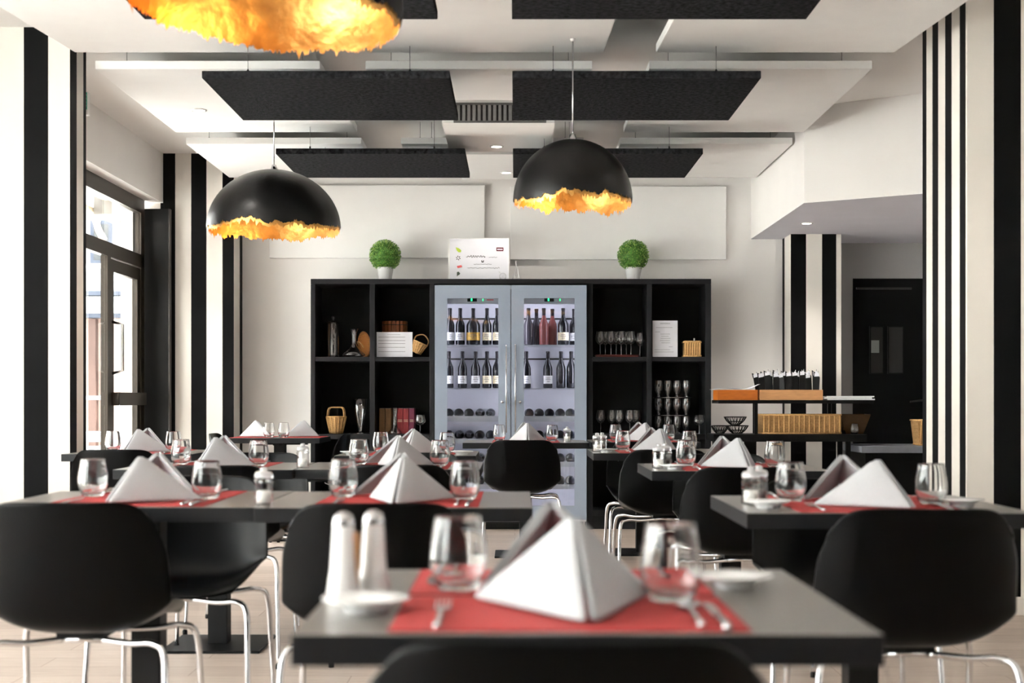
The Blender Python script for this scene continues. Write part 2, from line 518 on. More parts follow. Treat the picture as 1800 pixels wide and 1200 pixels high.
box('pane', 'window_glass', (WX + 0.03, WX + 0.038, 10.23, 10.87, 0.16, 1.93), dr)
box('push_bar', 'bronze', (WX + 0.045, WX + 0.1, 10.17, 10.93, 0.97, 1.065), dr, 0.004)
MB().tube([(WX + 0.045, 10.19, 1.2), (WX + 0.12, 10.19, 1.22), (WX + 0.12, 10.19, 1.55), (WX + 0.045, 10.19, 1.57)], 0.012).build('handle', 'steel', dr)
tag(box('folding_shutter', 'panel_dark', (-2.98, -2.70, 11.09, 11.15, 0, 2.5), bevel=0.003), 'dark brown folded shutter panel between the glass door and the stripes', 'shutter')
box('edge_strip', 'steel_dark', (-2.7005, -2.692, 11.088, 11.152, 0.02, 2.5), bpy.data.objects['folding_shutter'])
ex = thing('exit_sign', 'green and white emergency exit sign high behind the left pillar', 'exit sign', (-2.40, 7.95, 2.60))
box('sign_box', 'panel_white', (-0.11, 0.02, -0.02, 0.02, 0, 0.13), ex, 0.004)
box('sign_face', 'exit_teal', (-0.105, 0.015, -0.024, -0.02, 0.03, 0.125), ex)
for i in range(4):
    box('mark', 'panel_white', (-0.02, 0.012, -0.026, -0.024, 0.045 + i * 0.02, 0.054 + i * 0.02), ex)
MB().tube([(-0.04, 0, 0.13), (-0.04, 0, 0.349)], 0.005).build('stem', 'steel', ex)

# black double door in the recess
d2 = struct(box('door_2', 'door_black', (2.815, 3.5, 11.84, 11.9, 0.0, 2.02)))
d3 = struct(box('door_3', 'door_black', (3.505, 4.2, 11.84, 11.9, 0.0, 2.02)))
dd = 11.84
wf = MB().box(X(1528, dd), X(1553, dd), 11.832, 11.84, Z(657, dd), Z(573, dd)).build('window_frame', 'post_black', d2)
MB().box(X(1530, dd), X(1551, dd), 11.828, 11.832, Z(655, dd), Z(575, dd)).build('pane', 'dim_glass', wf)
box('painted_lit_patch', 'grey_wall', (X(1531, dd), X(1545, dd), 11.8315, 11.832, Z(620, dd), Z(598, dd)), wf)  # pale plate whose colour stands in for light in the left pane
wf = MB().box(X(1560, dd), X(1588, dd), 11.832, 11.84, Z(657, dd), Z(573, dd)).build('window_frame', 'post_black', d2)
MB().box(X(1562, dd), X(1586, dd), 11.828, 11.832, Z(655, dd), Z(575, dd)).build('pane', 'dim_glass', wf)
box('closer_rail', 'steel_dark', (2.84, 3.3, 11.82, 11.84, 1.93, 1.945), d2)

# ------------------------------------------------------------------ suspended ceiling panels
PANELS = []       # white panels for the wires of the black ones
PW = 1.2
def white_panel(x0, x1, y0, y1, z, label, pitch=0.0):
    t = thing('ceiling_panel', label, 'ceiling panel', ((x0 + x1) / 2, y1, z), 0, 'white suspended ceiling panels')
    t.rotation_euler = (pitch, 0, 0)
    w, l = (x1 - x0) / 2, y1 - y0
    box('panel_board', 'panel_white', (-w, w, -l, 0, 0, 0.045), t, 0.004)
    for sx in (-1, 1):
        for yy in (-0.18, -l + 0.18):
            zt = CEIL - z + (-yy) * math.tan(pitch) - 0.002
            MB().tube([(sx * (w - 0.12), yy, 0.045), (sx * (w - 0.12), yy, zt)], 0.0016, 5).build('wire', 'wire_grey', t)
            MB().lathe([(0.001, 0), (0.006, 0.004), (0.006, 0.03), (0.002, 0.036)], 8, (sx * (w - 0.12), yy, 0.045)).build('clip', 'steel_dark', t)
    PANELS.append((x0, x1, y0, y1, z))
    return t
WZ = 2.76
PT = math.radians(3.3)
white_panel(-2.215, -1.0, 5.3, 7.16, WZ, 'white ceiling panel of the front row, over the left pillar', PT)
white_panel(-0.75, 0.45, 5.3, 7.16, WZ, 'white ceiling panel in the middle of the front row', PT)
white_panel(0.71, 1.91, 5.3, 7.16, WZ, 'white ceiling panel of the front row, beside the right pillar', PT)
white_panel(-2.22, -1.03, 7.52, 9.3, WZ, 'white ceiling panel of the second row, nearest the entrance bay')
white_panel(-0.79, 0.41, 7.52, 8.3, WZ, 'short white ceiling panel before the air grille')
white_panel(0.71, 1.89, 7.52, 9.3, WZ, 'white ceiling panel of the second row, before the dropped soffit')
white_panel(-2.25, -1.05, 9.73, 11.2, WZ, 'white ceiling panel of the back row, over the far left stripes')
white_panel(-0.78, -0.46, 9.73, 11.2, WZ, 'narrow white ceiling strip of the back row, left of the duct')
white_panel(0.26, 0.47, 9.73, 11.2, WZ, 'narrow white ceiling strip of the back row, right of the duct')
white_panel(0.72, 1.90, 9.73, 11.2, WZ, 'white ceiling panel of the back row, beside the dropped soffit')
white_panel(-0.42, 0.22, 10.15, 11.3, WZ, 'white ceiling panel behind the duct, over the wine fridge')
BZ = 2.563
def black_panel(x0, x1, y0, y1, label):
    t = thing('acoustic_panel', label, 'acoustic panel', ((x0 + x1) / 2, (y0 + y1) / 2, BZ), 0, 'black felt acoustic panels')
    w, l = (x1 - x0) / 2, (y1 - y0) / 2
    box('panel_board', 'felt_black', (-w, w, -l, l, 0, 0.036), t, 0.003)
    for sx in (-1, 1):
        for sy in (-1, 1):
            px_, py_ = (x0 + x1) / 2 + sx * (w - 0.2), (y0 + y1) / 2 + sy * (l - 0.12)
            zt = 2.685 if (-0.45 < px_ < 0.25 and 8.59 < py_ < 9.61) else CEIL
            for a, b, c, e, z in PANELS:
                if a - 0.01 <= px_ <= b + 0.01 and c - 0.01 <= py_ <= e + 0.01:
                    zt = z - (0.058 * (e - py_) if e == 7.16 else 0)
            MB().tube([(sx * (w - 0.2), sy * (l - 0.12), 0.036), (sx * (w - 0.2), sy * (l - 0.12), zt - BZ - 0.002)], 0.0016, 5).build('wire', 'wire_grey', t)
            MB().lathe([(0.001, 0), (0.006, 0.004), (0.006, 0.03), (0.002, 0.036)], 8, (sx * (w - 0.2), sy * (l - 0.12), 0.036)).build('clip', 'steel_dark', t)
for (y0, y1, row) in ((4.74, 5.8, 'front row'), (6.86, 7.9, 'middle row'), (8.98, 9.95, 'back row')):
    black_panel(-1.51, -0.315, y0, y1, 'black felt acoustic panel hanging at left in the ' + row)
    black_panel(-0.012, 1.188, y0, y1, 'black felt acoustic panel hanging at right in the ' + row)
# recessed downlights
def downlight(x, y, z, label, energy=6.0, pitch=0.0):
    t = thing('downlight', label, 'downlight', (x, y, z), 0, 'recessed ceiling downlights')
    t.rotation_euler = (pitch, 0, 0)
    MB().lathe([(0.034, -0.001), (0.036, -0.006), (0.046, -0.005), (0.048, 0.0)], 24).build('trim_ring', 'ceramic_white', t)
    MB().lathe([(0.0005, -0.0035), (0.034, -0.003)], 20).build('lens', 'lamp_glow', t)
    l = bpy.data.lights.new('downlight_beam', 'SPOT')
    l.energy = energy * 3.0; l.color = (1.0, 0.94, 0.87); l.spot_size = math.radians(115); l.spot_blend = 0.6; l.shadow_soft_size = 0.03
    lo = bpy.data.objects.new('downlight_beam', l); COL.objects.link(lo); lo.parent = t; lo.location = (0, 0, -0.02)
def dl(px_, py_, z, label, e=6.0, pitch=0.0):
    y = (z - CAMZ) * F / (HY - py_)
    downlight(X(px_, y), y, z, label, e, pitch)
dl(215, 75, 2.755, 'round downlight in the white panel above the left pillar', 9, PT)
dl(350, 193, WZ, 'round downlight in the white panel behind the left pillar', 12)
dl(1443, 30, 2.735, 'round downlight in the white panel near the right pillar', 9, PT)
dl(1418, 392, 2.315, 'round downlight in the underside of the dropped soffit', 9)
dl(873, 257, 2.685, 'round downlight under the boxed air duct', 8)
dl(890, 303, WZ, 'round downlight close to the back wall above the fridge', 2.5)

# ------------------------------------------------------------------ pendant lamps
def pendant(x, y, zeq, R, H, zc, label, seed, tilt=0.0, energy=16):
    t = thing('pendant_lamp', label, 'pendant lamp', (x, y, zeq), 0, 'black and gold dome pendants')
    seg = 420
    rnd = random.Random(seed)
    jag = []
    for i in range(seg):
        a = 2 * PI * i / seg
        p = Vector((math.cos(a), math.sin(a), seed * 3.7))
        j = noise.noise(p * 2.2) * 0.030 + noise.noise(p * 7.0) * 0.016 + noise.noise(p * 22.0) * 0.010 + noise.noise(p * 60.0) * 0.008 + rnd.uniform(-0.003, 0.003)
        jag.append(j + tilt * math.cos(a))
    def dome(rs, drop, extra):
        vs, fs = [], []
        nv = 22
        for i in range(seg):
            a = 2 * PI * i / seg
            zr = jag[i] - drop - (extra[i] if extra else 0)
            for k in range(nv + 1):
                u = k / nv
                te = PI / 2 - zr / (H)          # angle at which this meridian ends
                th = te * u
                r = (R + rs) * math.sin(min(th, PI / 2 + 0.25))
                vs.append((r * math.cos(a), r * math.sin(a), (H + rs) * math.cos(th)))
        n = nv + 1
        for i in range(seg):
            j = (i + 1) % seg
            for k in range(nv):
                fs.append((i * n + k, j * n + k, j * n + k + 1, i * n + k + 1))
        return MB().add(vs, fs, 0, True)
    spikes = [max(0, rnd.gauss(0.004, 0.008)) for _ in range(seg)]
    dome(0.0, 0.0, None).build('shade', 'lamp_black', t)
    dome(-0.006, 0.014, spikes).build('gold_lining', 'gold_leaf', t)
    MB().tube([(0, 0, H), (0, 0, zc - zeq)], 0.0035, 8).build('cord', 'steel', t)
    MB().lathe([(0.001, H + 0.03), (0.012, H + 0.028), (0.02, H + 0.0), (0.022, H - 0.012)], 16).build('cap', 'steel', t)
    MB().lathe([(0.001, -0.012), (0.012, -0.011), (0.014, 0.0)], 16, (0, 0, zc - zeq)).build('ceiling_rose', 'panel_white', t)
    k = R / 0.37
    B = Vector((0.20 * k, 0.07 * k, 0.12 * k))
    MB().tube([(0, 0, H - 0.01), B * 0.25 + Vector((0, 0, H * 0.55)), B], 0.012, 10).build('socket_arm', 'steel_dark', t)
    MB().lathe([(0.0005, -0.026)] + [(0.026 * math.sin(PI * q / 8), -0.026 * math.cos(PI * q / 8)) for q in range(1, 8)] + [(0.0005, 0.026)], 16, B + Vector((0.015, 0, -0.015))).build('bulb', 'bulb_glow', t)
    l = bpy.data.lights.new('pendant_light', 'POINT')
    l.energy = energy * 0.075; l.color = (1.0, 0.84, 0.62); l.shadow_soft_size = 0.04
    lo = bpy.data.objects.new('pendant_light', l); COL.objects.link(lo); lo.parent = t; lo.location = B + Vector((0.05, 0.03, -0.015)) * k
pendant(-1.348, 7.96, 1.968, 0.372, 0.33, WZ, 'black dome pendant with ragged gold rim, left of the wine fridge', 1)
pendant(0.277, 6.80, 1.965, 0.285, 0.29, 2.737, 'smaller black dome pendant with ragged gold rim before the fridge', 2, 0, 11)
pendant(-0.664, 3.78, 2.055, 0.365, 0.33, CEIL, 'large gold-lined pendant cut off at the top of the picture', 5, -0.035, 16)

# ------------------------------------------------------------------ dining tables
TH = 0.74
TABLES = {
    # key: (x0, x1, y0, y1, phrase)
    'A':  (-0.262, 0.432, 1.66, 2.30, 'the foremost table'),
    'BL': (-1.362, -0.664, 3.62, 4.26, 'the left table of the nearer joined pair'),
    'BR': (-0.660, 0.045, 3.60, 4.24, 'the right table of the nearer joined pair'),
    'C':  (0.560, 1.260, 3.43, 4.07, 'the table before the right pillar'),
    'TL': (-1.570, -0.868, 5.55, 6.19, 'the left table of the farther joined pair'),
    'TR': (-0.862, -0.137, 5.57, 6.21, 'the right table of the farther joined pair'),
    'D':  (0.525, 1.220, 5.45, 6.09, 'the second table of the right row'),
    'R':  (-0.880, -0.190, 6.92, 7.56, 'the lone table behind the joined pairs'),
    'L':  (-2.275, -1.620, 7.13, 7.77, 'the table at the left pillar'),
    'E':  (0.400, 1.100, 7.25, 7.89, 'the third table of the right row'),
    'F':  (-0.330, 0.470, 8.98, 9.58, 'the table before the wine fridge'),
    'G':  (0.490, 1.190, 9.10, 9.70, 'the last table of the right row'),
    'H':  (-2.035, -1.380, 10.05, 10.65, 'the table left of the bookcase'),
}
tops = {}
def table(key):
    x0, x1, y0, y1, ph = TABLES[key]
    nm = {'A': 'foremost dining table with dark grey top and red place mats',
          'BL': 'dark dining table with red mats, left half of the nearer joined pair',
          'BR': 'dark dining table with red mats, right half of the nearer joined pair',
          'C': 'dark dining table set for two before the right striped pillar',
          'TL': 'dark dining table, left half of the farther joined pair',
          'TR': 'dark dining table, right half of the farther joined pair',
          'D': 'dark dining table set for two, second of the right row',
          'R': 'dark dining table standing alone behind the joined pairs',
          'L': 'dark dining table standing at the foot of the left striped pillar',
          'E': 'dark dining table with a saucer, third of the right row',
          'F': 'wide dark dining table right before the wine fridge',
          'G': 'dark dining table, last and farthest of the right row',
          'H': 'small dark table on one post left of the bookcase'}[key]
    cx, cy = (x0 + x1) / 2, (y0 + y1) / 2
    t = thing('dining_table', nm, 'dining table', (cx, cy, 0), 0, 'dark dining tables')
    w, l = (x1 - x0) / 2, (y1 - y0) / 2
    tt = box('tabletop', ['table_dark', 'table_top'], (-w, w, -l, l, TH - 0.037, TH), t, 0.0015)
    for p in tt.data.polygons:
        if p.normal.z > 0.9: p.material_index = 1
    box('post', 'post_black', (-0.04, 0.04, -0.04, 0.04, 0.012, TH - 0.05), t, 0.003)
    br = MB().box(-0.2, 0.2, -0.02, 0.02, TH - 0.055, TH - 0.0375).box(-0.02, 0.02, -0.2, 0.2, TH - 0.055, TH - 0.0375).build('bracket', 'post_black', t)
    box('base_plate', 'post_black', (-0.2, 0.2, -0.2, 0.2, 0.0, 0.012), t, 0.003)
    tops[key] = t
for k in TABLES: table(k)

# ------------------------------------------------------------------ place settings
def napkin_wing(sg, sc, yo, zsc, gap, bul):
    nu, nt = 12, 12
    vs, fs = [], []
    A = Vector((sg * gap * 0.35, 0.125 + yo, 0.118 * zsc))
    for j in range(nt + 1):
        t = j / nt * 0.985
        for i in range(nu + 1):
            u = i / nu
            b = Vector((sg * (gap + (0.122 * sc - gap) * u), 0.238 * sc * u + yo, 0.0))
            p = b.lerp(A, t)
            k = math.sin(PI * t)
            p.x += sg * bul * k * math.sin(PI * u)
            if i == 0:                       # edge rolled inwards along the ridge
                p.y += 0.007 * (1 - t); p.x -= sg * 0.002
            vs.append(p)
    n = nu + 1
    for j in range(nt):
        for i in range(nu):
            q = (j * n + i, j * n + i + 1, (j + 1) * n + i + 1, (j + 1) * n + i)
            fs.append(q if sg > 0 else q[::-1])
    return vs, fs
def make_napkin():
    t = thing('napkin', 'napkin', 'napkin')
    for nm, a in (('outer_wing', (-1, 1.0, 0.0, 1.0, 0.0055, 0.006)), ('outer_wing', (1, 1.0, 0.0, 1.0, 0.0055, 0.006)),
                  ('inner_wing', (-1, 0.93, 0.017, 0.95, 0.0035, 0.004)), ('inner_wing', (1, 0.93, 0.017, 0.95, 0.0035, 0.004))):
        o = MB().add(*napkin_wing(*a), 0, True).build(nm, 'cloth_grey', t)
        o.location = (0, -0.12, 0.0)
        s = o.modifiers.new('thick', 'SOLIDIFY'); s.thickness = 0.0065; s.offset = 0
        b = o.modifiers.new('soft', 'SUBSURF'); b.levels = b.render_levels = 1
    return t
NAP = Proto(make_napkin())
def make_glass():
    prof = [(0.0005, 0.004), (0.021, 0.003), (0.025, 0.0008), (0.030, 0.004), (0.038, 0.022), (0.0415, 0.042), (0.0405, 0.062), (0.0365, 0.085), (0.0335, 0.104),
            (0.0325, 0.105), (0.0318, 0.104), (0.035, 0.085), (0.0388, 0.062), (0.0398, 0.042), (0.036, 0.024), (0.027, 0.011), (0.0005, 0.009)]
    sp = smoothpath([(r, z, 0) for r, z in prof], 3)
    return MB().lathe([(max(p.x, 0.0004), p.y) for p in sp], 36).build('water_glass', 'clear_glass')
go = make_glass(); tag(go, 'glass', 'glass')
GLASS = Proto(go)
def make_fork():
    t = thing('fork', 'fork', 'fork')
    MB().tube(smoothpath([(0, -0.095, 0.003), (0, -0.05, 0.004), (0, 0.01, 0.005), (0, 0.035, 0.003)], 4), [0.0045] * 2 + [0.0042] * 6 + [0.0028] * 4 + [0.003], 8).build('handle', 'steel', t)
    mb = MB()
    for i in range(4):
        x = -0.009 + i * 0.006
        mb.tube(smoothpath([(x * 0.9, 0.05, 0.003), (x, 0.07, 0.005), (x, 0.095, 0.010)], 3), 0.0014, 6)
    mb.build('tines', 'steel', t)
    MB().add([(-0.004, 0.03, 0.0018), (0.004, 0.03, 0.0018), (0.011, 0.045, 0.0018), (0.011, 0.054, 0.0022), (-0.011, 0.054, 0.0022), (-0.011, 0.045, 0.0018),
              (-0.004, 0.03, 0.0044), (0.004, 0.03, 0.0044), (0.011, 0.045, 0.0044), (0.011, 0.054, 0.0046), (-0.011, 0.054, 0.0046), (-0.011, 0.045, 0.0044)],
             [(5, 4, 3, 2, 1, 0), (6, 7, 8, 9, 10, 11)] + [(i, (i + 1) % 6, 6 + (i + 1) % 6, 6 + i) for i in range(6)]).build('root', 'steel', t)
    return t
def make_knife():
    t = thing('knife', 'knife', 'knife')
    MB().tube(smoothpath([(0, -0.1, 0.004), (0, -0.06, 0.0045), (0, 0.0, 0.004)], 4), [0.005, 0.0055, 0.006, 0.006, 0.006, 0.0055, 0.005, 0.0045, 0.004], 8).build('handle', 'steel', t)
    MB().prism([(-0.004, 0.0), (0.004, 0.0), (0.009, 0.03), (0.009, 0.085), (0.003, 0.108), (-0.004, 0.11)], 0.0025, 0.004, 'z').build('blade', 'steel', t)
    return t
def make_spoon():
    t = thing('spoon', 'spoon', 'spoon')
    MB().tube(smoothpath([(0, -0.085, 0.003), (0, -0.04, 0.004), (0, 0.03, 0.006), (0, 0.045, 0.005)], 4), [0.0048] * 4 + [0.0038] * 5 + [0.003] * 4, 8).build('handle', 'steel', t)
    vs, fs = [], []
    for j in range(5):
        r = j / 4
        for i in range(16):
            a = 2 * PI * i / 16
            vs.append((0.018 * r * math.cos(a), 0.066 + 0.027 * r * math.sin(a), 0.0025 + 0.006 * r * r))
    for j in range(4):
        for i in range(16):
            k = (i + 1) % 16
            fs.append((j * 16 + i, j * 16 + k, (j + 1) * 16 + k, (j + 1) * 16 + i))
    b = MB().add(vs, fs, 0, True).build('bowl', 'steel', t)
    s = b.modifiers.new('thick', 'SOLIDIFY'); s.thickness = 0.0015; s.offset = 0
    return t
FORK, KNIFE, SPOON = Proto(make_fork()), Proto(make_knife()), Proto(make_spoon())
matmesh = MB().box(-0.215, 0.215, -0.145, 0.145, 0, 0.002).mesh('place_mat', 'mat_red')
def setting(key, mx, my, rz, side, nrot=0.0, cut=True, gl=(0.172, 0.10), glass=True):
    """one diner's place; the diner sits at local -y of a mat centred on (mx, my)"""
    ph = TABLES[key][4]
    R = Matrix.Rotation(rz, 4, 'Z')
    def at(x, y, z=0.0022):
        v = R @ Vector((x, y, 0)); return (mx + v.x, my + v.y, TH + z)
    m = bpy.data.objects.new('place_mat', matmesh); COL.objects.link(m)
    m.location = (mx, my, TH + 0.0002); m.rotation_euler = (0, 0, rz)
    tag(m, 'red place mat on the %s side of %s' % (side, ph), 'place mat', 'red place mats')
    NAP.put(at(0.012, 0.0, 0.0065), rz + nrot, 'grey napkin pyramid on the %s side of %s' % (side, ph), 'folded grey napkins')
    if glass:
        GLASS.put(at(gl[0], gl[1]), rz, 'clear tumbler at the %s place of %s' % (side, ph), 'clear water tumblers')
    if cut:
        FORK.put(at(-0.158, -0.04), rz, 'steel fork at the %s place of %s' % (side, ph), 'steel forks')
        KNIFE.put(at(0.186, -0.05), rz, 'steel knife at the %s place of %s' % (side, ph), 'steel knives')
        SPOON.put(at(0.158, -0.045), rz, 'steel spoon at the %s place of %s' % (side, ph), 'steel spoons')
R_ = math.radians
def two(key, n1=0, n2=0, cut=True, dx=0.0, cutfar=None, gl=(0.172, 0.10)):
    x0, x1, y0, y1, ph = TABLES[key]
    cx = (x0 + x1) / 2 + dx
    setting(key, cx, y0 + 0.165, 0, 'near', R_(n1), cut, gl)
    setting(key, cx, y1 - 0.165, PI, 'far', R_(n2), cut if cutfar is None else cutfar, gl)
two('A', 7, 8, dx=-0.02, gl=(0.146, 0.10))
two('BL', -32, 8)
two('BR', -8, -12, dx=0.0)
two('C', 34, -4)
two('TL', -28, 10)
two('TR', -10, -14, dx=0.02)
two('D', 14, 2)
two('R', -16, -10, dx=0.02, cutfar=False)
two('L', -24, 6, cutfar=False)
two('E', 12, 2, cutfar=False)
two('F', 0, 14, False)
two('G', 6, 0, False)
# the small table by the bookcase is laid for diners on its left and right
x0, x1, y0, y1, _ = TABLES['H']
setting('H', x0 + 0.15, (y0 + y1) / 2 - 0.02, -PI / 2, 'left', R_(10), False, (0.15, 0.125))
setting('H', x1 - 0.15, (y0 + y1) / 2 - 0.02, PI / 2, 'right', R_(-10), False, (-0.15, 0.125))

# saucers
def make_saucer():
    prof = [(0.0005, 0.0), (0.028, 0.0), (0.030, 0.003), (0.031, 0.008), (0.055, 0.016), (0.058, 0.0185), (0.0565, 0.0195), (0.036, 0.014), (0.03, 0.011), (0.0005, 0.0105)]
    return MB().lathe(prof, 40).build('saucer', 'ceramic_white')
so_ = make_saucer(); tag(so_, 'saucer', 'saucer'); SAUCER = Proto(so_)
def saucer(x, y, label): SAUCER.put((x, y, TH), 0, label, 'small white saucers')
saucer(-0.193, 1.845, 'small white saucer before the two tall shakers on the foremost table')
saucer(0.320, 2.08, 'small white saucer at the far right of the foremost table')
saucer(0.640, 3.60, 'small white saucer beside the shaker on the table before the right pillar')
saucer(1.150, 3.66, 'small white saucer at the right end of the table before the right pillar')
saucer(0.625, 5.57, 'small white saucer on the second table of the right row')
saucer(0.475, 7.36, 'small white saucer on the third table of the right row')
saucer(-0.805, 7.02, 'small white saucer at the left end of the lone table behind the pairs')
saucer(-0.262, 7.05, 'small white saucer at the right end of the lone table behind the pairs')

# salt and pepper
def shaker(fill, name='salt_shaker'):
    t = thing(name, 'shaker', 'shaker')
    MB().lathe([(0.0005, 0.0), (0.0235, 0.0), (0.0255, 0.003), (0.0250, 0.03), (0.0235, 0.056), (0.0255, 0.059), (0.0255, 0.063), (0.0225, 0.066), (0.0235, 0.07)], 12, smooth=False).build('glass_body', 'glass', t)
    MB().lathe([(0.0005, 0.005), (0.0195, 0.005), (0.0185, 0.036), (0.0005, 0.037)], 12).build('filling', fill, t)
    MB().lathe([(0.0235, 0.070), (0.0245, 0.073), (0.0245, 0.079), (0.021, 0.085), (0.010, 0.088), (0.009, 0.091), (0.010, 0.094), (0.008, 0.098), (0.0005, 0.099)], 16).build('lid', 'frosted', t)
    return t
SALT = Proto(shaker('salt_white')); PEPP = Proto(shaker('pepper_dark', 'pepper_shaker'))
SALT.put((-0.655, 3.71, TH), 0, 'glass salt shaker where the nearer pair of tables meets', 'glass shakers')
SALT.put((0.620, 3.735, TH), 0, 'glass salt shaker on the table before the right pillar', 'glass shakers')
PEPP.put((0.652, 3.80, TH), 0, 'glass pepper shaker half hidden behind the salt by the right pillar', 'glass shakers')
SALT.put((-0.850, 5.70, TH), 0, 'glass salt shaker where the farther pair of tables meets', 'glass shakers')
SALT.put((0.572, 5.66, TH), 0, 'glass salt shaker on the second table of the right row', 'glass shakers')
PEPP.put((0.606, 5.715, TH), 0, 'glass pepper shaker behind the salt on the right row\'s second table', 'glass shakers')
SALT.put((0.432, 7.47, TH), 0, 'glass salt shaker on the third table of the right row', 'glass shakers')
PEPP.put((0.462, 7.53, TH), 0, 'glass pepper shaker behind the salt on the right row\'s third table', 'glass shakers')
SALT.put((0.335, 9.12, TH), 0, 'glass salt shaker on the table before the wine fridge', 'glass shakers')
def tall_shaker(side, fill):
    t = thing('tall_shaker', 'shaker', 'shaker')
    MB().lathe([(0.0005, 0.0), (0.022, 0.0), (0.0235, 0.004), (0.018, 0.04), (0.0150, 0.09), (0.0140, 0.1)], 20).build('body', fill, t)
    MB().lathe([(0.0145, 0.1), (0.0148, 0.104), (0.0125, 0.113), (0.006, 0.118), (0.0005, 0.119)], 20).build('cap', 'steel', t)
    if side: MB().box(0.010, 0.0215, -0.006, 0.006, 0.003, 0.09).build('wood_core', 'mill_brown', t)
    return t
a = tall_shaker(1, 'ceramic_white'); a.location = (-0.238, 1.975, TH); tag(a, 'tall white shaker at the left of the pair on the foremost table', 'shaker', 'tall white shakers')
a = tall_shaker(0, 'ceramic_white'); a.location = (-0.199, 2.005, TH); tag(a, 'tall white shaker at the right of the pair on the foremost table', 'shaker', 'tall white shakers')

# ------------------------------------------------------------------ chairs
def catmull(P, t):
    n = len(P) - 1
    f = min(max(t * n, 0), n - 1e-6); i = int(f); u = f - i
    a, b, c, d = P[max(i - 1, 0)], P[i], P[i + 1], P[min(i + 2, n)]
    return [0.5 * (2 * b[k] + (c[k] - a[k]) * u + (2 * a[k] - 5 * b[k] + 4 * c[k] - d[k]) * u * u + (3 * b[k] - a[k] - 3 * c[k] + d[k]) * u ** 3) for k in range(len(b))]
def make_chair():
    t = thing('shell_chair', 'chair', 'chair')
    #        y      z      hw    lift   fwd
    prof = [(0.225, 0.430, 0.185, 0.010, 0.0), (0.13, 0.440, 0.215, 0.030, 0.0), (0.00, 0.434, 0.232, 0.065, 0.0), (-0.11, 0.432, 0.238, 0.085, 0.01),
            (-0.185, 0.462, 0.240, 0.055, 0.045), (-0.218, 0.545, 0.240, 0.010, 0.075), (-0.235, 0.640, 0.236, 0.0, 0.075), (-0.246, 0.715, 0.228, 0.0, 0.070), (-0.252, 0.768, 0.222, 0.0, 0.062)]
    nu, nv = 28, 28
    vs, fs = [], []
    for j in range(nv + 1):
        v = j / nv
        y, z, hw, lift, fwd = catmull(prof, v)
        for i in range(nu + 1):
            u = -1 + 2 * i / nu
            au = abs(u)
            drop = 0.075 * au ** 8 * max(0, (v - 0.62) / 0.38) ** 1.6
            back = 0.05 * au ** 4 * max(0, (0.2 - v) / 0.2)
            xx = hw * u * (1 - 0.05 * au ** 6 * max(0, (v - 0.8) / 0.2))
            vs.append((xx, y + fwd * au ** 2.8 - back, z + lift * au ** 3.2 - drop))
    n = nu + 1
    for j in range(nv):
        for i in range(nu):
            fs.append((j * n + i, j * n + i + 1, (j + 1) * n + i + 1, (j + 1) * n + i))
    o = MB().add(vs, fs, 0, True).build('seat_shell', 'shell_black', t)
    s = o.modifiers.new('thick', 'SOLIDIFY'); s.thickness = 0.008; s.offset = -1
    s = o.modifiers.new('soft', 'SUBSURF'); s.levels = s.render_levels = 1
    for sx in (-1, 1):
        for sy in (-1, 1):
            pts = smoothpath([(sx * 0.05, sy * 0.085, 0.413), (sx * 0.13, sy * 0.12, 0.409), (sx * 0.195, sy * 0.15, 0.413), (sx * 0.228, sy * 0.175, 0.385), (sx * 0.236, sy * 0.20, 0.25), (sx * 0.245, sy * 0.225, 0.012)], 6)
            l = MB().tube(pts, 0.0085, 10).build('leg', 'chrome', t)
            MB().lathe([(0.0005, 0.0), (0.011, 0.0), (0.011, 0.014), (0.009, 0.02)], 12, (sx * 0.245, sy * 0.225, 0)).build('foot_cap', 'post_black', l)
    MB().tube([(-0.05, -0.085, 0.413), (0.0, -0.088, 0.415), (0.05, -0.085, 0.413)], 0.0085, 8).build('cross_bar', 'chrome', t)
    MB().tube([(-0.05, 0.085, 0.413), (0.0, 0.088, 0.415), (0.05, 0.085, 0.413)], 0.0085, 8).build('cross_bar', 'chrome', t)
    MB().box(-0.06, 0.06, -0.1, 0.1, 0.418, 0.431).build('mount_plate', 'post_black', t)
    return t
CHAIR = Proto(make_chair())
def chair(x, yback, face, label):
    """face 0: back towards the camera; PI: facing the camera. yback: depth of the backrest's top"""
    y = yback + 0.25 if face == 0 else yback - 0.25
    CHAIR.put((x, y, 0), face, label, 'black shell chairs on chrome legs')
chair(0.055, 1.44, 0, 'black shell chair cut off by the bottom edge, at the foremost table')
chair(-1.085, 3.40, 0, 'large black shell chair with its back to us at the far left')
chair(-0.335, 3.38, 0, 'black shell chair seen from behind, beside the two tall white shakers')
chair(-1.02, 4.62, PI, 'black shell chair facing us under the nearer joined tables, at left')
chair(0.930, 3.20, 0, 'large black shell chair with its back to us before the right pillar')
chair(-1.135, 5.33, 0, 'black shell chair seen from behind at the farther pair\'s left table')
chair(-0.450, 5.36, 0, 'black shell chair seen from behind at the farther pair\'s right table')
chair(-1.180, 6.62, PI, 'black shell chair facing us behind the farther pair\'s left table')
chair(-0.45, 6.60, PI, 'black shell chair facing us behind the farther pair\'s right table')
chair(0.845, 5.17, 0, 'black shell chair seen from behind at the right row\'s second table')
chair(0.960, 4.44, PI, 'black shell chair facing us under the table before the right pillar')
chair(0.940, 6.46, PI, 'black shell chair facing us behind the right row\'s second table')
chair(0.755, 7.00, 0, 'black shell chair seen from behind at the right row\'s third table')
chair(0.765, 8.34, PI, 'black shell chair facing us behind the right row\'s third table')
chair(0.045, 8.62, 0, 'black shell chair in full view with its back to us before the fridge')
chair(-1.975, 6.98, 0, 'black shell chair seen from behind at the table by the left pillar')
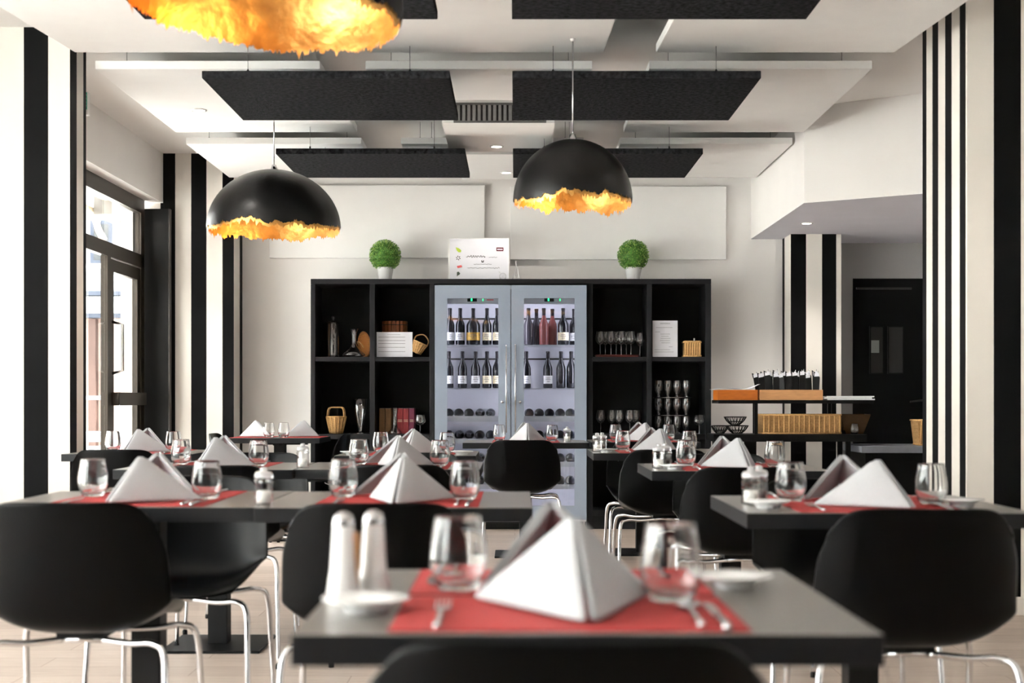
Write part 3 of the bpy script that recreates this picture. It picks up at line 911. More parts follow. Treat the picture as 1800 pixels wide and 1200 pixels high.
# side-on chairs at the table left of the bookcase
CHAIR.put((-1.958, 10.33, 0), -PI / 2, 'black shell chair side-on by the far left stripes', 'black shell chairs on chrome legs')
CHAIR.put((-1.452, 10.33, 0), PI / 2, 'black shell chair side-on with its back against the bookcase', 'black shell chairs on chrome legs')

# ------------------------------------------------------------------ back wall: panels, bookcase, fridge
def wall_panel(a, b, c, e, label):
    dpt = 11.5
    t = tag(box('wall_panel', 'panel_white', (X(a, dpt), X(b, dpt), 11.505, 11.55, Z(e, dpt), Z(c, dpt)), bevel=0.004), label, 'wall panel', 'white panels on the back wall')
wall_panel(473, 852, 325, 453, 'large white wall panel at left above the bookcase')
wall_panel(897, 1277, 327, 456, 'large white wall panel at right above the bookcase')

BD = 11.1     # bookcase front
bx_ = lambda p: X(p, BD)
bz_ = lambda p: Z(p, BD)
TOPZ = bz_(490)
bc = thing('bookcase', 'wide black open bookcase built around the wine fridge', 'bookcase', (0, BD, 0))
def bpart(name, a, b, c, e, y0=0.0, y1=0.40, m='shelf_black', bev=0.002):
    return MB().box(bx_(a), bx_(b), y0, y1, bz_(e) if e is not None else 0, bz_(c)).build(name, m, bc, bevel=bev)
bpart('top_board', 546, 1250, 490, 499)
for a, b in ((546, 554), (650, 659), (755, 763), (1032, 1042), (1137, 1146), (1240, 1250)):
    bpart('upright', a, b, 499.2, None)
for a, b in ((554.1, 649.9), (659.1, 754.9), (1042.1, 1136.9), (1146.1, 1239.9)):
    for c, e in ((627, 635), (763, 772), (897, 906)):
        bpart('shelf', a, b, c, e, 0.004, 0.385)
    bpart('plinth', a, b, 906.3, None, 0.03, 0.05)
    MB().box(bx_(a), bx_(b), 0.386, 0.398, bz_(906), bz_(499.2)).build('back_panel', 'shelf_inner', bc)
SH1, SH2 = bz_(627) + 0.0005, bz_(763) + 0.0005

# wine fridge --------------------------------------------------------------
FD = 11.04
fx = lambda p: X(p, FD)
fz = lambda p: Z(p, FD)
fr_ = thing('wine_fridge', 'tall pale blue wine fridge with two glass doors and bottles inside', 'wine fridge', (0, 0, 0))
L0, L1, MID = fx(764), fx(1031), fx(898)
ZB, ZT = 0.06, fz(501)
YB = 11.49
MB().box(L0, L0 + 0.03, FD + 0.05, YB, ZB, ZT).build('side_wall', 'fridge_white', fr_)
MB().box(L1 - 0.03, L1, FD + 0.05, YB, ZB, ZT).build('side_wall', 'fridge_white', fr_)
MB().box(MID - 0.02, MID + 0.02, FD + 0.05, YB, ZB + 0.04, ZT - 0.04).build('middle_wall', 'fridge_white', fr_)
MB().box(L0 + 0.03, L1 - 0.03, YB - 0.02, YB, ZB, ZT).build('back_wall', 'fridge_white', fr_)
MB().box(L0 + 0.03, L1 - 0.03, FD + 0.05, YB - 0.02, ZB, ZB + 0.04).build('bottom_wall', 'fridge_white', fr_)
MB().box(L0 + 0.03, L1 - 0.03, FD + 0.05, YB - 0.02, ZT - 0.03, ZT).build('top_wall', 'fridge_steel', fr_)
MB().box(L0 + 0.02, L1 - 0.02, FD + 0.08, YB, 0.0, ZB).build('plinth', 'post_black', fr_)
def fdoor(a, b, ga, gb, hx, kx, lab):
    x0, x1 = fx(a), fx(b)
    z0, z1 = ZB + 0.02, ZT
    g0, g1, gz0, gz1 = fx(ga), fx(gb), fz(889), fz(524)
    dmb = MB().box(x0, g0, FD, FD + 0.04, z0, z1).box(g1, x1, FD, FD + 0.04, z0, z1).box(g0, g1, FD, FD + 0.04, gz1, z1).box(g0, g1, FD, FD + 0.04, z0, gz0)
    dd_ = dmb.build('fridge_door', 'fridge_frame', fr_)
    MB().box(g0, g1, FD + 0.012, FD + 0.018, gz0, gz1).build('pane', 'fridge_glass', dd_)
    gasket = MB().box(x0 + 0.004, x1 - 0.004, FD + 0.041, FD + 0.049, z0, z0 + 0.03).box(x0 + 0.004, x0 + 0.03, FD + 0.041, FD + 0.049, z0 + 0.03, z1 - 0.03).box(x1 - 0.03, x1 - 0.004, FD + 0.041, FD + 0.049, z0 + 0.03, z1 - 0.03)
    gasket.build('gasket', 'counter_grey', dd_)
    MB().tube([(fx(hx), FD - 0.045, fz(760)), (fx(hx), FD - 0.045, fz(606))], 0.0065, 12).build('handle', 'steel', dd_)
    for zz in (612, 706):
        MB().tube([(fx(hx), FD - 0.045, fz(zz)), (fx(hx), FD - 0.001, fz(zz))], 0.005, 8).build('handle_stud', 'steel', dd_)
    MB().lathe([(0.0005, 0.012), (0.011, 0.01), (0.012, 0.0)], 16).build('lock', 'steel', dd_, (fx(kx), FD - 0.0005, fz(706)), (PI / 2, 0, 0))
fdoor(764, 897.3, 786, 876, 890, 883, 'left')
fdoor(898.7, 1031, 921, 1010, 906, 914, 'right')
for half, (a, b) in enumerate(((L0 + 0.031, MID - 0.021), (MID + 0.021, L1 - 0.031))):
    # wire shelves and slide-out drawer fronts
    for c in (605, 682):
        MB().box(a, b, FD + 0.075, YB - 0.025, fz(c) - 0.007, fz(c)).build('wire_shelf', 'fridge_steel', fr_)
    for c, e in ((731, 741), (771, 780), (812, 821), (852, 860)):
        MB().box(a, b, FD + 0.065, FD + 0.085, fz(e), fz(c) + 0.0).build('drawer_front', 'fridge_steel', fr_)
        MB().box(a, b, FD + 0.085, YB - 0.025, fz(c) - 0.02, fz(c) - 0.013).build('drawer_tray', 'fridge_steel', fr_)
    for c in (554, 627):
        MB().box(a, b, YB - 0.075, YB - 0.068, fz(c + 3), fz(c)).build('retainer_bar', 'steel_dark', fr_)
    MB().box(a, b, FD + 0.056, FD + 0.12, fz(533), ZT - 0.03).build('control_panel', 'fridge_steel', fr_)
    cx = fx(829) if half == 0 else fx(965)
    MB().box(cx - 0.035, cx + 0.04, FD + 0.053, FD + 0.056, fz(529), fz(522)).build('display', 'post_black', fr_)
    MB().box(cx - 0.008, cx + 0.004, FD + 0.0515, FD + 0.053, fz(528), fz(524)).build('green_digit', 'digit_green', fr_)
    MB().box(cx + 0.008 + 0.075, cx + 0.016 + 0.075, FD + 0.0545, FD + 0.056, fz(528), fz(524.5)).build('green_digit', 'digit_green', fr_)
    if half == 0:
        MB().box(cx + 0.115, cx + 0.17, FD + 0.0545, FD + 0.056, fz(527), fz(525)).build('red_strip', 'print_red', fr_)
    MB().box(a + 0.05, b - 0.05, FD + 0.14, FD + 0.17, ZT - 0.045, ZT - 0.032).build('lamp_tube', 'tube_glow', fr_)
    for xs, sg in ((a + 0.012, 1), (b - 0.012, -1)):  # unseen glowing strips and lights added to brighten the interior evenly
        MB().box(xs - 0.006, xs + 0.006, FD + 0.055, FD + 0.062, ZB + 0.1, ZT - 0.12).build('added_glow_strip', 'tube_glow', fr_)
        l = bpy.data.lights.new('added_fridge_light', 'AREA'); l.shape = 'RECTANGLE'; l.size = 0.015; l.size_y = 1.6; l.energy = 1.0; l.color = (0.93, 0.93, 1.0)
        lo = bpy.data.objects.new('added_fridge_light', l); COL.objects.link(lo); lo.parent = fr_; lo.location = (xs, FD + 0.066, (ZB + ZT) / 2); lo.rotation_euler = (PI / 2, 0, -sg * 0.6)

# bottles
def make_bottle(glassm, labm, name='wine_bottle', wide=1.0, lab2=None, h=0.29):
    t = thing(name, 'bottle', 'bottle')
    k = h / 0.29
    r = 0.037 * wide
    body = [(0.0005, 0.004), (r - 0.006, 0.0), (r, 0.005), (r, 0.15 * k), (r * 0.93, 0.168 * k), (r * 0.62, 0.196 * k), (0.0165, 0.215 * k), (0.0142, 0.235 * k)]
    MB().lathe(body, 24).build('bottle_glass', glassm, t)
    MB().lathe([(0.0146, 0.228 * k), (0.0143, 0.272 * k), (0.0158, 0.274 * k), (0.0158, 0.287 * k), (0.0142, 0.29 * k), (0.0005, 0.29 * k)], 16).build('capsule', 'capsule', t)
    if labm:
        vs, fs = [], []
        n = 14
        for i in range(n + 1):
            a = -PI / 2 + (-1.25 + 2.5 * i / n)
            for z in (0.035 * k, 0.098 * k):
                vs.append(((r + 0.0006) * math.cos(a), (r + 0.0006) * math.sin(a), z))
        for i in range(n):
            fs.append((2 * i, 2 * i + 2, 2 * i + 3, 2 * i + 1))
        lb = MB().add(vs, fs, 0, True).build('label', labm, t)
        for z, w in ((0.078, 0.4), (0.066, 0.55), (0.05, 0.3)):
            vs, fs = [], []
            for i in range(5):
                a = -PI / 2 + (-w + 2 * w * i / 4)
                for dz in (0, 0.004):
                    vs.append(((r + 0.0011) * math.cos(a), (r + 0.0011) * math.sin(a), (z + dz) * k))
            for i in range(4):
                fs.append((2 * i, 2 * i + 2, 2 * i + 3, 2 * i + 1))
            MB().add(vs, fs, 0, True).build('print', 'ink_soft', lb)
    return t
BW = Proto(make_bottle('bottle_dark', 'label_white')); BC = Proto(make_bottle('bottle_dark', 'label_cream')); BR_ = Proto(make_bottle('bottle_rose', None))
BG = Proto(make_bottle('bottle_dark', 'label_gold', wide=1.5)); BN = Proto(make_bottle('bottle_dark', None)); BGR = Proto(make_bottle('bottle_grey', None))
BWID = Proto(make_bottle('bottle_dark', 'label_cream', wide=1.18))
def bottle(proto, p, y, zbase, label, group, rot=None):
    proto.put((X(p, y), y, zbase), random.uniform(-0.1, 0.1), label, group, rot)
Y1 = 11.2
S1, S2 = fz(605) + 0.001, fz(682) + 0.001
grp = 'wine bottles standing in the fridge'
kinds = {BW: 'white-labelled dark bottle', BC: 'cream-labelled dark bottle', BR_: 'unlabelled rose-coloured bottle', BG: 'bulky gilt-labelled black bottle',
         BN: 'plain dark bottle', BGR: 'smoky grey bottle', BWID: 'wide cream-labelled bottle'}
def shelf_row(items, zb, where, dj=0.0):
    for i, (p, pr_) in enumerate(items):
        yy = Y1 + (0.09 if i % 2 else 0.0) * dj
        bottle(pr_, p, yy, zb, '%s, %s from left on the %s' % (kinds[pr_], ORD[i], where), grp)
shelf_row([(791, BW), (809, BW), (832, BG), (856, BC), (874, BC)], S1, 'top shelf behind the left fridge door')
shelf_row([(929, BGR), (943, BGR), (956, BR_), (971, BR_), (990, BWID), (1009, BW)], S1, 'top shelf behind the right fridge door', 1.0)
shelf_row([(789, BW), (813, BW), (836, BW), (856, BC), (874, BC)], S2, 'second shelf behind the left fridge door')
shelf_row([(925, BW), (963, BW), (986, BN), (1004, BN)], S2, 'second shelf behind the right fridge door')
LY = Proto(make_bottle('bottle_dark', None))
def lying(items, cpx, where, turned=()):
    for i, p in enumerate(items):
        z = fz(cpx) - 0.0125 + 0.0375
        if i in turned:      # neck towards the door
            LY.put((X(p, 11.14), 11.425, z), 0, '%s lying bottle from left, neck forward, on the %s' % (ORD[i], where), 'wine bottles lying in the fridge drawers', (PI / 2, 0, 0))
        else:
            LY.put((X(p, 11.14), 11.135, z), 0, '%s lying bottle from left on the %s' % (ORD[i], where), 'wine bottles lying in the fridge drawers', (-PI / 2, 0, 0))
for c, nm, tl, tr in ((732, 'upper drawer', (3, 4), ()), (771, 'middle drawer', (0, 1, 2), (0,)), (812, 'lower drawer', (1, 3), ()), (852, 'bottom drawer', (), (2,))):
    lying([788, 806, 824, 843, 862], c, nm + ' behind the left fridge door', tl)
    lying([930, 948, 966, 985, 1003], c, nm + ' behind the right fridge door', tr)

# things on top of the bookcase --------------------------------------------
def ball_plant(px_, label):
    y = 11.28
    t = thing('potted_ball_plant', label, 'potted plant', (X(px_, y), y, TOPZ), 0, 'clipped ball plants in white pots')
    MB().lathe([(0.0005, 0.0), (0.048, 0.0), (0.05, 0.003), (0.066, 0.098), (0.069, 0.105), (0.062, 0.105), (0.056, 0.09), (0.0005, 0.09)], 28).build('pot', 'ceramic_white', t)
    rnd = random.Random(px_)
    R = 0.118
    cz = 0.20
    MB().lathe([(0.0005, cz - R * 0.9)] + [(R * 0.9 * math.sin(PI * k / 10), cz - R * 0.9 * math.cos(PI * k / 10)) for k in range(1, 10)] + [(0.0005, cz + R * 0.9)], 18).build('core', 'leaf_green', t)
    for nm, mm, n in (('foliage', 'leaf_green', 2600), ('foliage', 'leaf_light', 1500)):
        mb = MB()
        for i in range(n):
            v = Vector((rnd.gauss(0, 1), rnd.gauss(0, 1), rnd.gauss(0, 1))).normalized()
            c = v * (R * rnd.uniform(0.86, 1.06)) + Vector((0, 0, cz))
            a = (v + Vector((rnd.uniform(-1, 1), rnd.uniform(-1, 1), rnd.uniform(-1, 1))) * 0.8).normalized()
            b = a.cross(Vector((rnd.uniform(-1, 1), rnd.uniform(-1, 1), rnd.uniform(-1, 1)))).normalized()
            l, w = rnd.uniform(0.007, 0.012), rnd.uniform(0.0025, 0.004)
            mb.add([c - a * l * 0.3, c + b * w + a * l * 0.3, c + a * l, c - b * w + a * l * 0.3], [(0, 1, 2, 3)])
        f = mb.build(nm, mm, t); f['kind'] = 'stuff'
ball_plant(677, 'clipped green ball plant in white pot, left of the certificate')
ball_plant(1113, 'clipped green ball plant in white pot at the right of the bookcase top')
CY = 11.33
cb = thing('certificate_board', 'white certificate board with small printed motifs leaning on the wall', 'certificate', (X(841.5, CY), CY, TOPZ), 0)
w_, h_ = X(895, CY) - X(788, CY), Z(412, CY) - Z(488, CY)
cbp = box('board', 'paper_white', (-w_ / 2, w_ / 2, 0, 0.012, 0, h_), cb, 0.002)
for dm in ((-w_ / 2, w_ / 2, -0.003, 0, h_ - 0.006, h_), (-w_ / 2, -w_ / 2 + 0.012, -0.003, 0, 0, h_ - 0.006), (w_ / 2 - 0.006, w_ / 2, -0.003, 0, 0, h_ - 0.006)):
    box('edge_trim', 'panel_white', dm, cb)
def cpt(p, q): return ((p - 841.5) * CY / F, (488 - q) * CY / F)
def blot(name, pts, m):
    MB().prism([cpt(*p) for p in pts], -0.0022, -0.0002, 'y').build(name, m, cb)
blot('leaf_print', [(801, 428), (804, 429), (808, 431), (811, 434), (810, 437), (806, 437), (803, 434), (802, 431)], 'print_green')
for i in range(6):
    a = i * PI / 3 + 0.3
    c = (805.5, 447)
    blot('star_print', [(c[0] + 1.2 * math.cos(a), c[1] + 1.2 * math.sin(a)), (c[0] + 3 * math.cos(a - 0.3), c[1] + 3 * math.sin(a - 0.3)), (c[0] + 4.6 * math.cos(a), c[1] + 4.6 * math.sin(a)), (c[0] + 3 * math.cos(a + 0.3), c[1] + 3 * math.sin(a + 0.3))], 'ink')
blot('tag_print', [(803, 461), (811, 459.5), (812.5, 463), (804.5, 465)], 'print_red')
blot('leaf_print', [(803, 479.5), (803.2, 472), (806, 471), (809, 474), (807.5, 476.5), (805, 477.5)], 'print_leaf')
blot('label_print', [(872.5, 428.5), (885, 428.5), (885, 435), (872.5, 435)], 'print_maroon')
box('label_line', 'paper_white', (cpt(874, 0)[0], cpt(883.5, 0)[0], -0.003, -0.0022, cpt(0, 432.8)[1], cpt(0, 430.8)[1]), cb)
def scrawl(a, b, q, amp, n, rad, m, seed):
    rnd = random.Random(seed)
    pts = []
    for i in range(n):
        p = cpt(a + (b - a) * i / (n - 1) + rnd.uniform(-0.5, 0.5), q + amp * math.sin(i * 1.9) + rnd.uniform(-amp, amp) * 0.6)
        pts.append((p[0], -0.001, p[1]))
    MB().tube(smoothpath(pts, 3), rad, 5).build('handwriting', m, cb)
scrawl(820, 853, 444.5, 1.5, 26, 0.0017, 'ink', 1)
scrawl(859, 874, 445.8, 0.3, 10, 0.0013, 'ink_soft', 2)
scrawl(833, 864, 458, 0.25, 16, 0.0013, 'ink_soft', 3)
scrawl(822, 868, 464.5, 0.3, 20, 0.0013, 'ink_soft', 4)
scrawl(868, 878, 464.5, 0.8, 8, 0.0015, 'ink_soft', 5)
blot('crest_print', [(846, 451), (847.3, 451), (847.6, 453.2), (849, 453.2), (849.5, 450.8), (850.6, 451), (850.2, 454.5), (848.2, 455), (846.4, 454.5)], 'ink')
# small clear glass ornament with ribbon
gl_ = thing('glass_decanter', 'tilted clear glass decanter with white ribbon beside the certificate', 'decanter', (X(908, 11.22), 11.22, TOPZ))
MB().lathe([(0.0005, 0.0), (0.03, 0.001), (0.036, 0.006), (0.022, 0.05), (0.008, 0.085), (0.006, 0.1), (0.012, 0.14), (0.014, 0.15)], 20).build('vessel', 'glass', gl_)
MB().tube(smoothpath([(-0.006, -0.01, 0.09), (0.008, -0.012, 0.1), (0.012, -0.03, 0.05), (0.03, -0.036, 0.006)], 6), 0.002, 6).build('ribbon', 'ceramic_white', gl_)
t = thing('glass_bulb', 'small clear glass ball lying before the certificate', 'ornament', (X(884, 11.2), 11.2, TOPZ))
MB().lathe([(0.0005, 0.0)] + [(0.028 * math.sin(PI * k / 10), 0.028 - 0.028 * math.cos(PI * k / 10)) for k in range(1, 10)] + [(0.0005, 0.056)], 20).build('ball', 'glass', t)
MB().tube(smoothpath([(-0.01, 0, 0.052), (-0.03, 0, 0.066), (-0.02, 0, 0.05)], 5), 0.002, 6).build('ribbon', 'ceramic_white', t)

# shelf contents -------------------------------------------------------------
Yc = 11.27
def at(px_, y=Yc): return X(px_, y)
t = thing('glass_jar', 'tall lidded glass jar on the bookcase\'s upper left shelf', 'jar', (at(586), Yc, SH1))
MB().lathe([(0.0005, 0.004), (0.038, 0.0), (0.044, 0.004), (0.046, 0.02), (0.046, 0.262), (0.042, 0.27)], 28).build('jar_body', 'glass', t)
MB().lathe([(0.05, 0.270), (0.05, 0.276), (0.03, 0.287), (0.014, 0.292), (0.010, 0.30), (0.018, 0.312), (0.016, 0.325), (0.0005, 0.332)], 24).build('lid', 'dim_glass', t)
t = thing('wine_decanter', 'wide-bottomed clear wine decanter on the upper left shelf', 'decanter', (at(622, 11.22), 11.22, SH1))
MB().lathe([(0.0005, 0.004), (0.06, 0.0), (0.088, 0.012), (0.09, 0.022), (0.075, 0.04), (0.04, 0.07), (0.020, 0.10), (0.016, 0.15), (0.020, 0.19), (0.034, 0.222), (0.036, 0.224)], 32).build('decanter_body', 'glass', t)
t = thing('woven_tray', 'brown woven tray leaning behind the decanter', 'woven tray', (-1.205, 11.36, SH1), R_(-55))
MB().lathe([(0.0005, 0.0), (0.085, 0.0), (0.100, 0.014), (0.106, 0.016), (0.100, 0.022), (0.085, 0.012), (0.0005, 0.01)], 26).build('tray_dish', 'wicker_brown', t, (0, 0.02, 0.109), (PI / 2 + 0.12, 0, 0))
MB().tube(smoothpath([(-0.08, -0.01, 0.11), (-0.05, -0.03, 0.13), (0.0, -0.03, 0.115), (0.03, -0.02, 0.08)], 6), 0.005, 6).build('handle', 'wicker', t)
# sign with lines
t = thing('paper_sign', 'white landscape sign with grey lines on the second upper shelf', 'sign', (at(693.5, 11.18), 11.18, SH1))
w_, h_ = 63 * 11.18 / F, 44 * 11.18 / F
box('sheet', 'paper_white', (-w_ / 2, w_ / 2, 0, 0.003, 0, h_), t)
for i, q in enumerate((0.80, 0.66, 0.54, 0.39, 0.22)):
    box('print_line', 'ink_soft', (-w_ * 0.45, w_ * 0.30, -0.001, 0, h_ * q - 0.0014, h_ * q + 0.0014), t)
box('print_line', 'ink_soft', (-w_ * 0.2, w_ * 0.16, -0.001, 0, h_ * 0.9 - 0.001, h_ * 0.9 + 0.001), t)
t = thing('wooden_barrel', 'brown wooden stave tub behind the landscape sign', 'tub', (at(694, 11.38), 11.38, SH1))
for i in range(20):
    a = 2 * PI * i / 20
    w = 0.0112
    pr = [(-w, 0.0), (w, 0.0), (w * 1.05, 0.29), (-w * 1.05, 0.29)]
    s_ = MB().prism(pr, -0.006, 0.006, 'y').build('stave', 'wood_barrel', t, (0.095 * math.cos(a), 0.095 * math.sin(a), 0), (0, 0, a + PI / 2))
MB().lathe([(0.101, 0.258), (0.103, 0.258), (0.103, 0.264), (0.101, 0.264)], 28).build('hoop', 'steel_dark', t)
MB().lathe([(0.0005, 0.01), (0.088, 0.01), (0.088, 0.25), (0.082, 0.25), (0.082, 0.016), (0.0005, 0.016)], 24).build('inner_tub', 'wicker_brown', t)
MB().lathe([(0.101, 0.04), (0.1045, 0.04), (0.1045, 0.055), (0.101, 0.055)], 28).build('hoop', 'steel_dark', t)
def small_basket(name, label, loc, R0, R1, H, lean=0.0, handle=1, m='wicker'):
    t = thing(name, label, 'basket', loc)
    t.rotation_euler = (0, lean, 0)
    b = MB()
    nr = 9
    prof = [(0.0005, 0.0)] + [(R0 + (R1 - R0) * k / nr + (0.002 if k % 2 else -0.001), 0.004 + H * k / nr) for k in range(nr + 1)]
    prof += [(R1 - 0.006, H + 0.004)] + [(R0 + (R1 - R0) * k / nr - 0.006, 0.004 + H * k / nr) for k in range(nr, -1, -1)] + [(0.0005, 0.006)]
    b.lathe(prof, 28).build('woven_body', m, t)
    pts = [(R1 * math.cos(a), R1 * math.sin(a), H + 0.005) for a in [2 * PI * i / 24 for i in range(25)]]
    MB().tube(pts, 0.005, 6).build('rim', 'wicker_stake', t)
    for i in range(16):
        a = 2 * PI * i / 16
        MB().tube([(R0 * math.cos(a) * 1.02, R0 * math.sin(a) * 1.02, 0.004), (R1 * 1.02 * math.cos(a), R1 * 1.02 * math.sin(a), H)], 0.0032, 5).build('stake', 'wicker_stake', t)
    if handle == 1:
        MB().tube(smoothpath([(-R1, 0, H), (-R1 * 0.9, 0, H + R1 * 0.8), (0, 0, H + R1 * 1.3), (R1 * 0.9, 0, H + R1 * 0.8), (R1, 0, H)], 6), 0.005, 6).build('handle', m, t)
    elif handle == 2:
        for yy in (-0.5, 0.5):
            MB().tube(smoothpath([(-R1 * 0.85, yy * R1, H), (-R1 * 0.7, yy * R1 * 0.9, H + R1 * 0.9), (0, yy * R1 * 0.8, H + R1 * 1.0), (R1 * 0.7, yy * R1 * 0.9, H + R1 * 0.9), (R1 * 0.85, yy * R1, H)], 6), 0.0055, 6).build('handle', m, t)
    return t
tb = small_basket('wicker_basket', 'tiny tilted wicker basket with loop handle beside the landscape sign', (at(731, 11.2), 11.2, SH1 + 0.03), 0.036, 0.056, 0.085, 0.42)
small_basket('wicker_basket', 'wicker basket with double handles on the lower left shelf', (at(591, 11.2), 11.2, SH2), 0.05, 0.078, 0.13, 0.0, 2)
t = thing('glass_vase', 'tall flared clear glass vase on the lower left shelf', 'vase', (at(633, 11.2), 11.2, SH2))
MB().lathe([(0.0005, 0.004), (0.034, 0.0), (0.035, 0.004), (0.012, 0.016), (0.014, 0.03), (0.028, 0.08), (0.045, 0.17), (0.055, 0.275), (0.0525, 0.275), (0.042, 0.17), (0.024, 0.08), (0.0005, 0.05)], 28).build('vase_body', 'glass', t)
# books
def book(px_, w, h, m, label, band):
    t = thing('book', label, 'book', (at(px_, 11.28), 11.28, SH2), 0, 'books on the lower shelf')
    b = box('cover', m, (-w / 2, w / 2, 0, 0.16, 0, h), t, 0.002)
    box('pages', 'paper_white', (-w / 2 + 0.003, w / 2 - 0.003, 0.004, 0.1605, h, h + 0.0005), t)
    if band:
        box('title_band', 'label_cream', (-w / 2 + 0.006, w / 2 - 0.006, -0.0012, 0, h * 0.47, h * 0.49), t)
        box('title_band', 'label_cream', (-w / 2 + 0.006, w / 2 - 0.006, -0.0012, 0, h * 0.53, h * 0.55), t)
book(671.5, 0.045, 0.200, 'book_brown', 'brown book standing first from left on the lower shelf', False)
book(682.3, 0.045, 0.200, 'book_brown', 'brown book standing beside the carafe, second from left', False)
book(703, 0.046, 0.200, 'book_red', 'red book standing beside the carafe, with pale title bands', True)
book(713.3, 0.044, 0.200, 'book_red', 'red book in the middle of the three right-hand books', True)
book(723.5, 0.042, 0.200, 'book_plum', 'plum book standing last at the right end of the row', True)
t = thing('glass_carafe', 'clear glass carafe on a small dark tray before the books', 'carafe', (at(694.5, 11.17), 11.17, SH2))
MB().lathe([(0.0005, 0.003), (0.05, 0.0), (0.055, 0.006), (0.05, 0.02), (0.026, 0.05), (0.016, 0.09), (0.015, 0.15), (0.024, 0.19), (0.032, 0.205)], 24).build('carafe_body', 'glass', t)

# stemmed glasses
def make_wine_glass(h=0.19, R=0.036, name='wine_glass'):
    t = thing(name, 'glass', 'glass')
    MB().lathe([(0.0005, 0.004), (0.004, 0.004), (0.0045, 0.0025), (0.032, 0.001), (0.033, 0.0), (0.0005, 0.0)], 22).build('foot', 'glass', t)
    MB().lathe([(0.0045, 0.003), (0.0032, 0.02), (0.003, h * 0.42), (0.006, h * 0.46)], 10).build('stem', 'glass', t)
    pr = smoothpath([(0.0005, h * 0.455, 0), (R * 0.5, h * 0.49, 0), (R, h * 0.64, 0), (R * 0.95, h * 0.8, 0), (R * 0.76, h, 0)], 4)
    MB().lathe([(max(p.x, 0.0004), p.y) for p in pr], 24).build('bowl', 'glass', t)
    return t
WG = Proto(make_wine_glass()); WGB = Proto(make_wine_glass(0.15, 0.042, 'balloon_glass'))
t = thing('serving_tray', 'dark red tray under the row of wine glasses on the upper shelf', 'tray', (at(1084, 11.24), 11.24, SH1))
box('tray_board', 'tray_red', (-0.165, 0.165, -0.09, 0.1, 0, 0.012), t, 0.003)
MB().tube([(-0.165, -0.09, 0.014), (0.165, -0.09, 0.014), (0.165, 0.1, 0.014), (-0.165, 0.1, 0.014), (-0.165, -0.09, 0.014)], 0.004, 6).build('tray_rim', 'tray_red', t)
for i, (p, y) in enumerate(((1055, 11.2), (1074, 11.2), (1092, 11.19), (1109, 11.2), (1064, 11.28), (1083, 11.29), (1101, 11.28))):
    WG.put((X(p, y), y, SH1 + 0.0125), 0, '%s wine glass from left in the %s row on the red tray' % (ORD[i if i < 4 else i - 4], 'front' if i < 4 else 'back'), 'wine glasses on the upper shelf')
WG.put((X(1125, 11.2), 11.2, SH1), 0, 'wine glass standing beside the red tray, at its right', 'wine glasses on the upper shelf')
for i, (p, y) in enumerate(((1056, 11.2), (1075, 11.22), (1088, 11.17), (1107, 11.17), (1118, 11.26))):
    WG.put((X(p, y), y, SH2), 0, '%s wine glass from left on the lower shelf right of the fridge' % ORD[i], 'wine glasses on the lower shelf', None, (1, 1, 0.98))
WGB.put((at(738.5, 11.16), 11.16, SH2), 0, 'small balloon glass standing right of the books', 'balloon glasses')
WGB.put((X(1229, 11.13), 11.13, SH2), 0, 'small balloon glass at the right end of the lower shelf', 'balloon glasses')
# stacked glasses on three trays
def make_cup():
    pr = smoothpath([(0.0005, 0.0, 0), (0.018, 0.001, 0), (0.014, 0.012, 0), (0.014, 0.02, 0), (0.027, 0.05, 0), (0.032, 0.09, 0), (0.029, 0.132, 0)], 4)
    return MB().lathe([(max(p.x, 0.0004), p.y) for p in pr], 20).build('goblet', 'glass')
cu = make_cup(); tag(cu, 'goblet', 'glass'); CUP = Proto(cu)
zr = SH2
for lv, nm in enumerate(('bottom', 'middle', 'top')):
    for i, p in enumerate((1158, 1174, 1190, 1206)):
        CUP.put((X(p, 11.22), 11.22, zr + 0.007), 0, '%s goblet from left on the %s tier of the rack' % (ORD[i], nm), 'goblets stacked in tiers')
    t = thing('tier_tray', 'thin clear tray under the %s tier of goblets' % nm, 'tray', (X(1182, 11.22), 11.22, zr))
    box('tray_board', 'dim_glass', (-0.15, 0.15, -0.05, 0.06, 0.0, 0.005), t)
    MB().tube([(-0.15, -0.05, 0.005), (0.15, -0.05, 0.005), (0.15, 0.06, 0.005), (-0.15, 0.06, 0.005), (-0.15, -0.05, 0.005)], 0.0015, 5).build('tray_rim', 'steel', t)
    zr += 0.1405
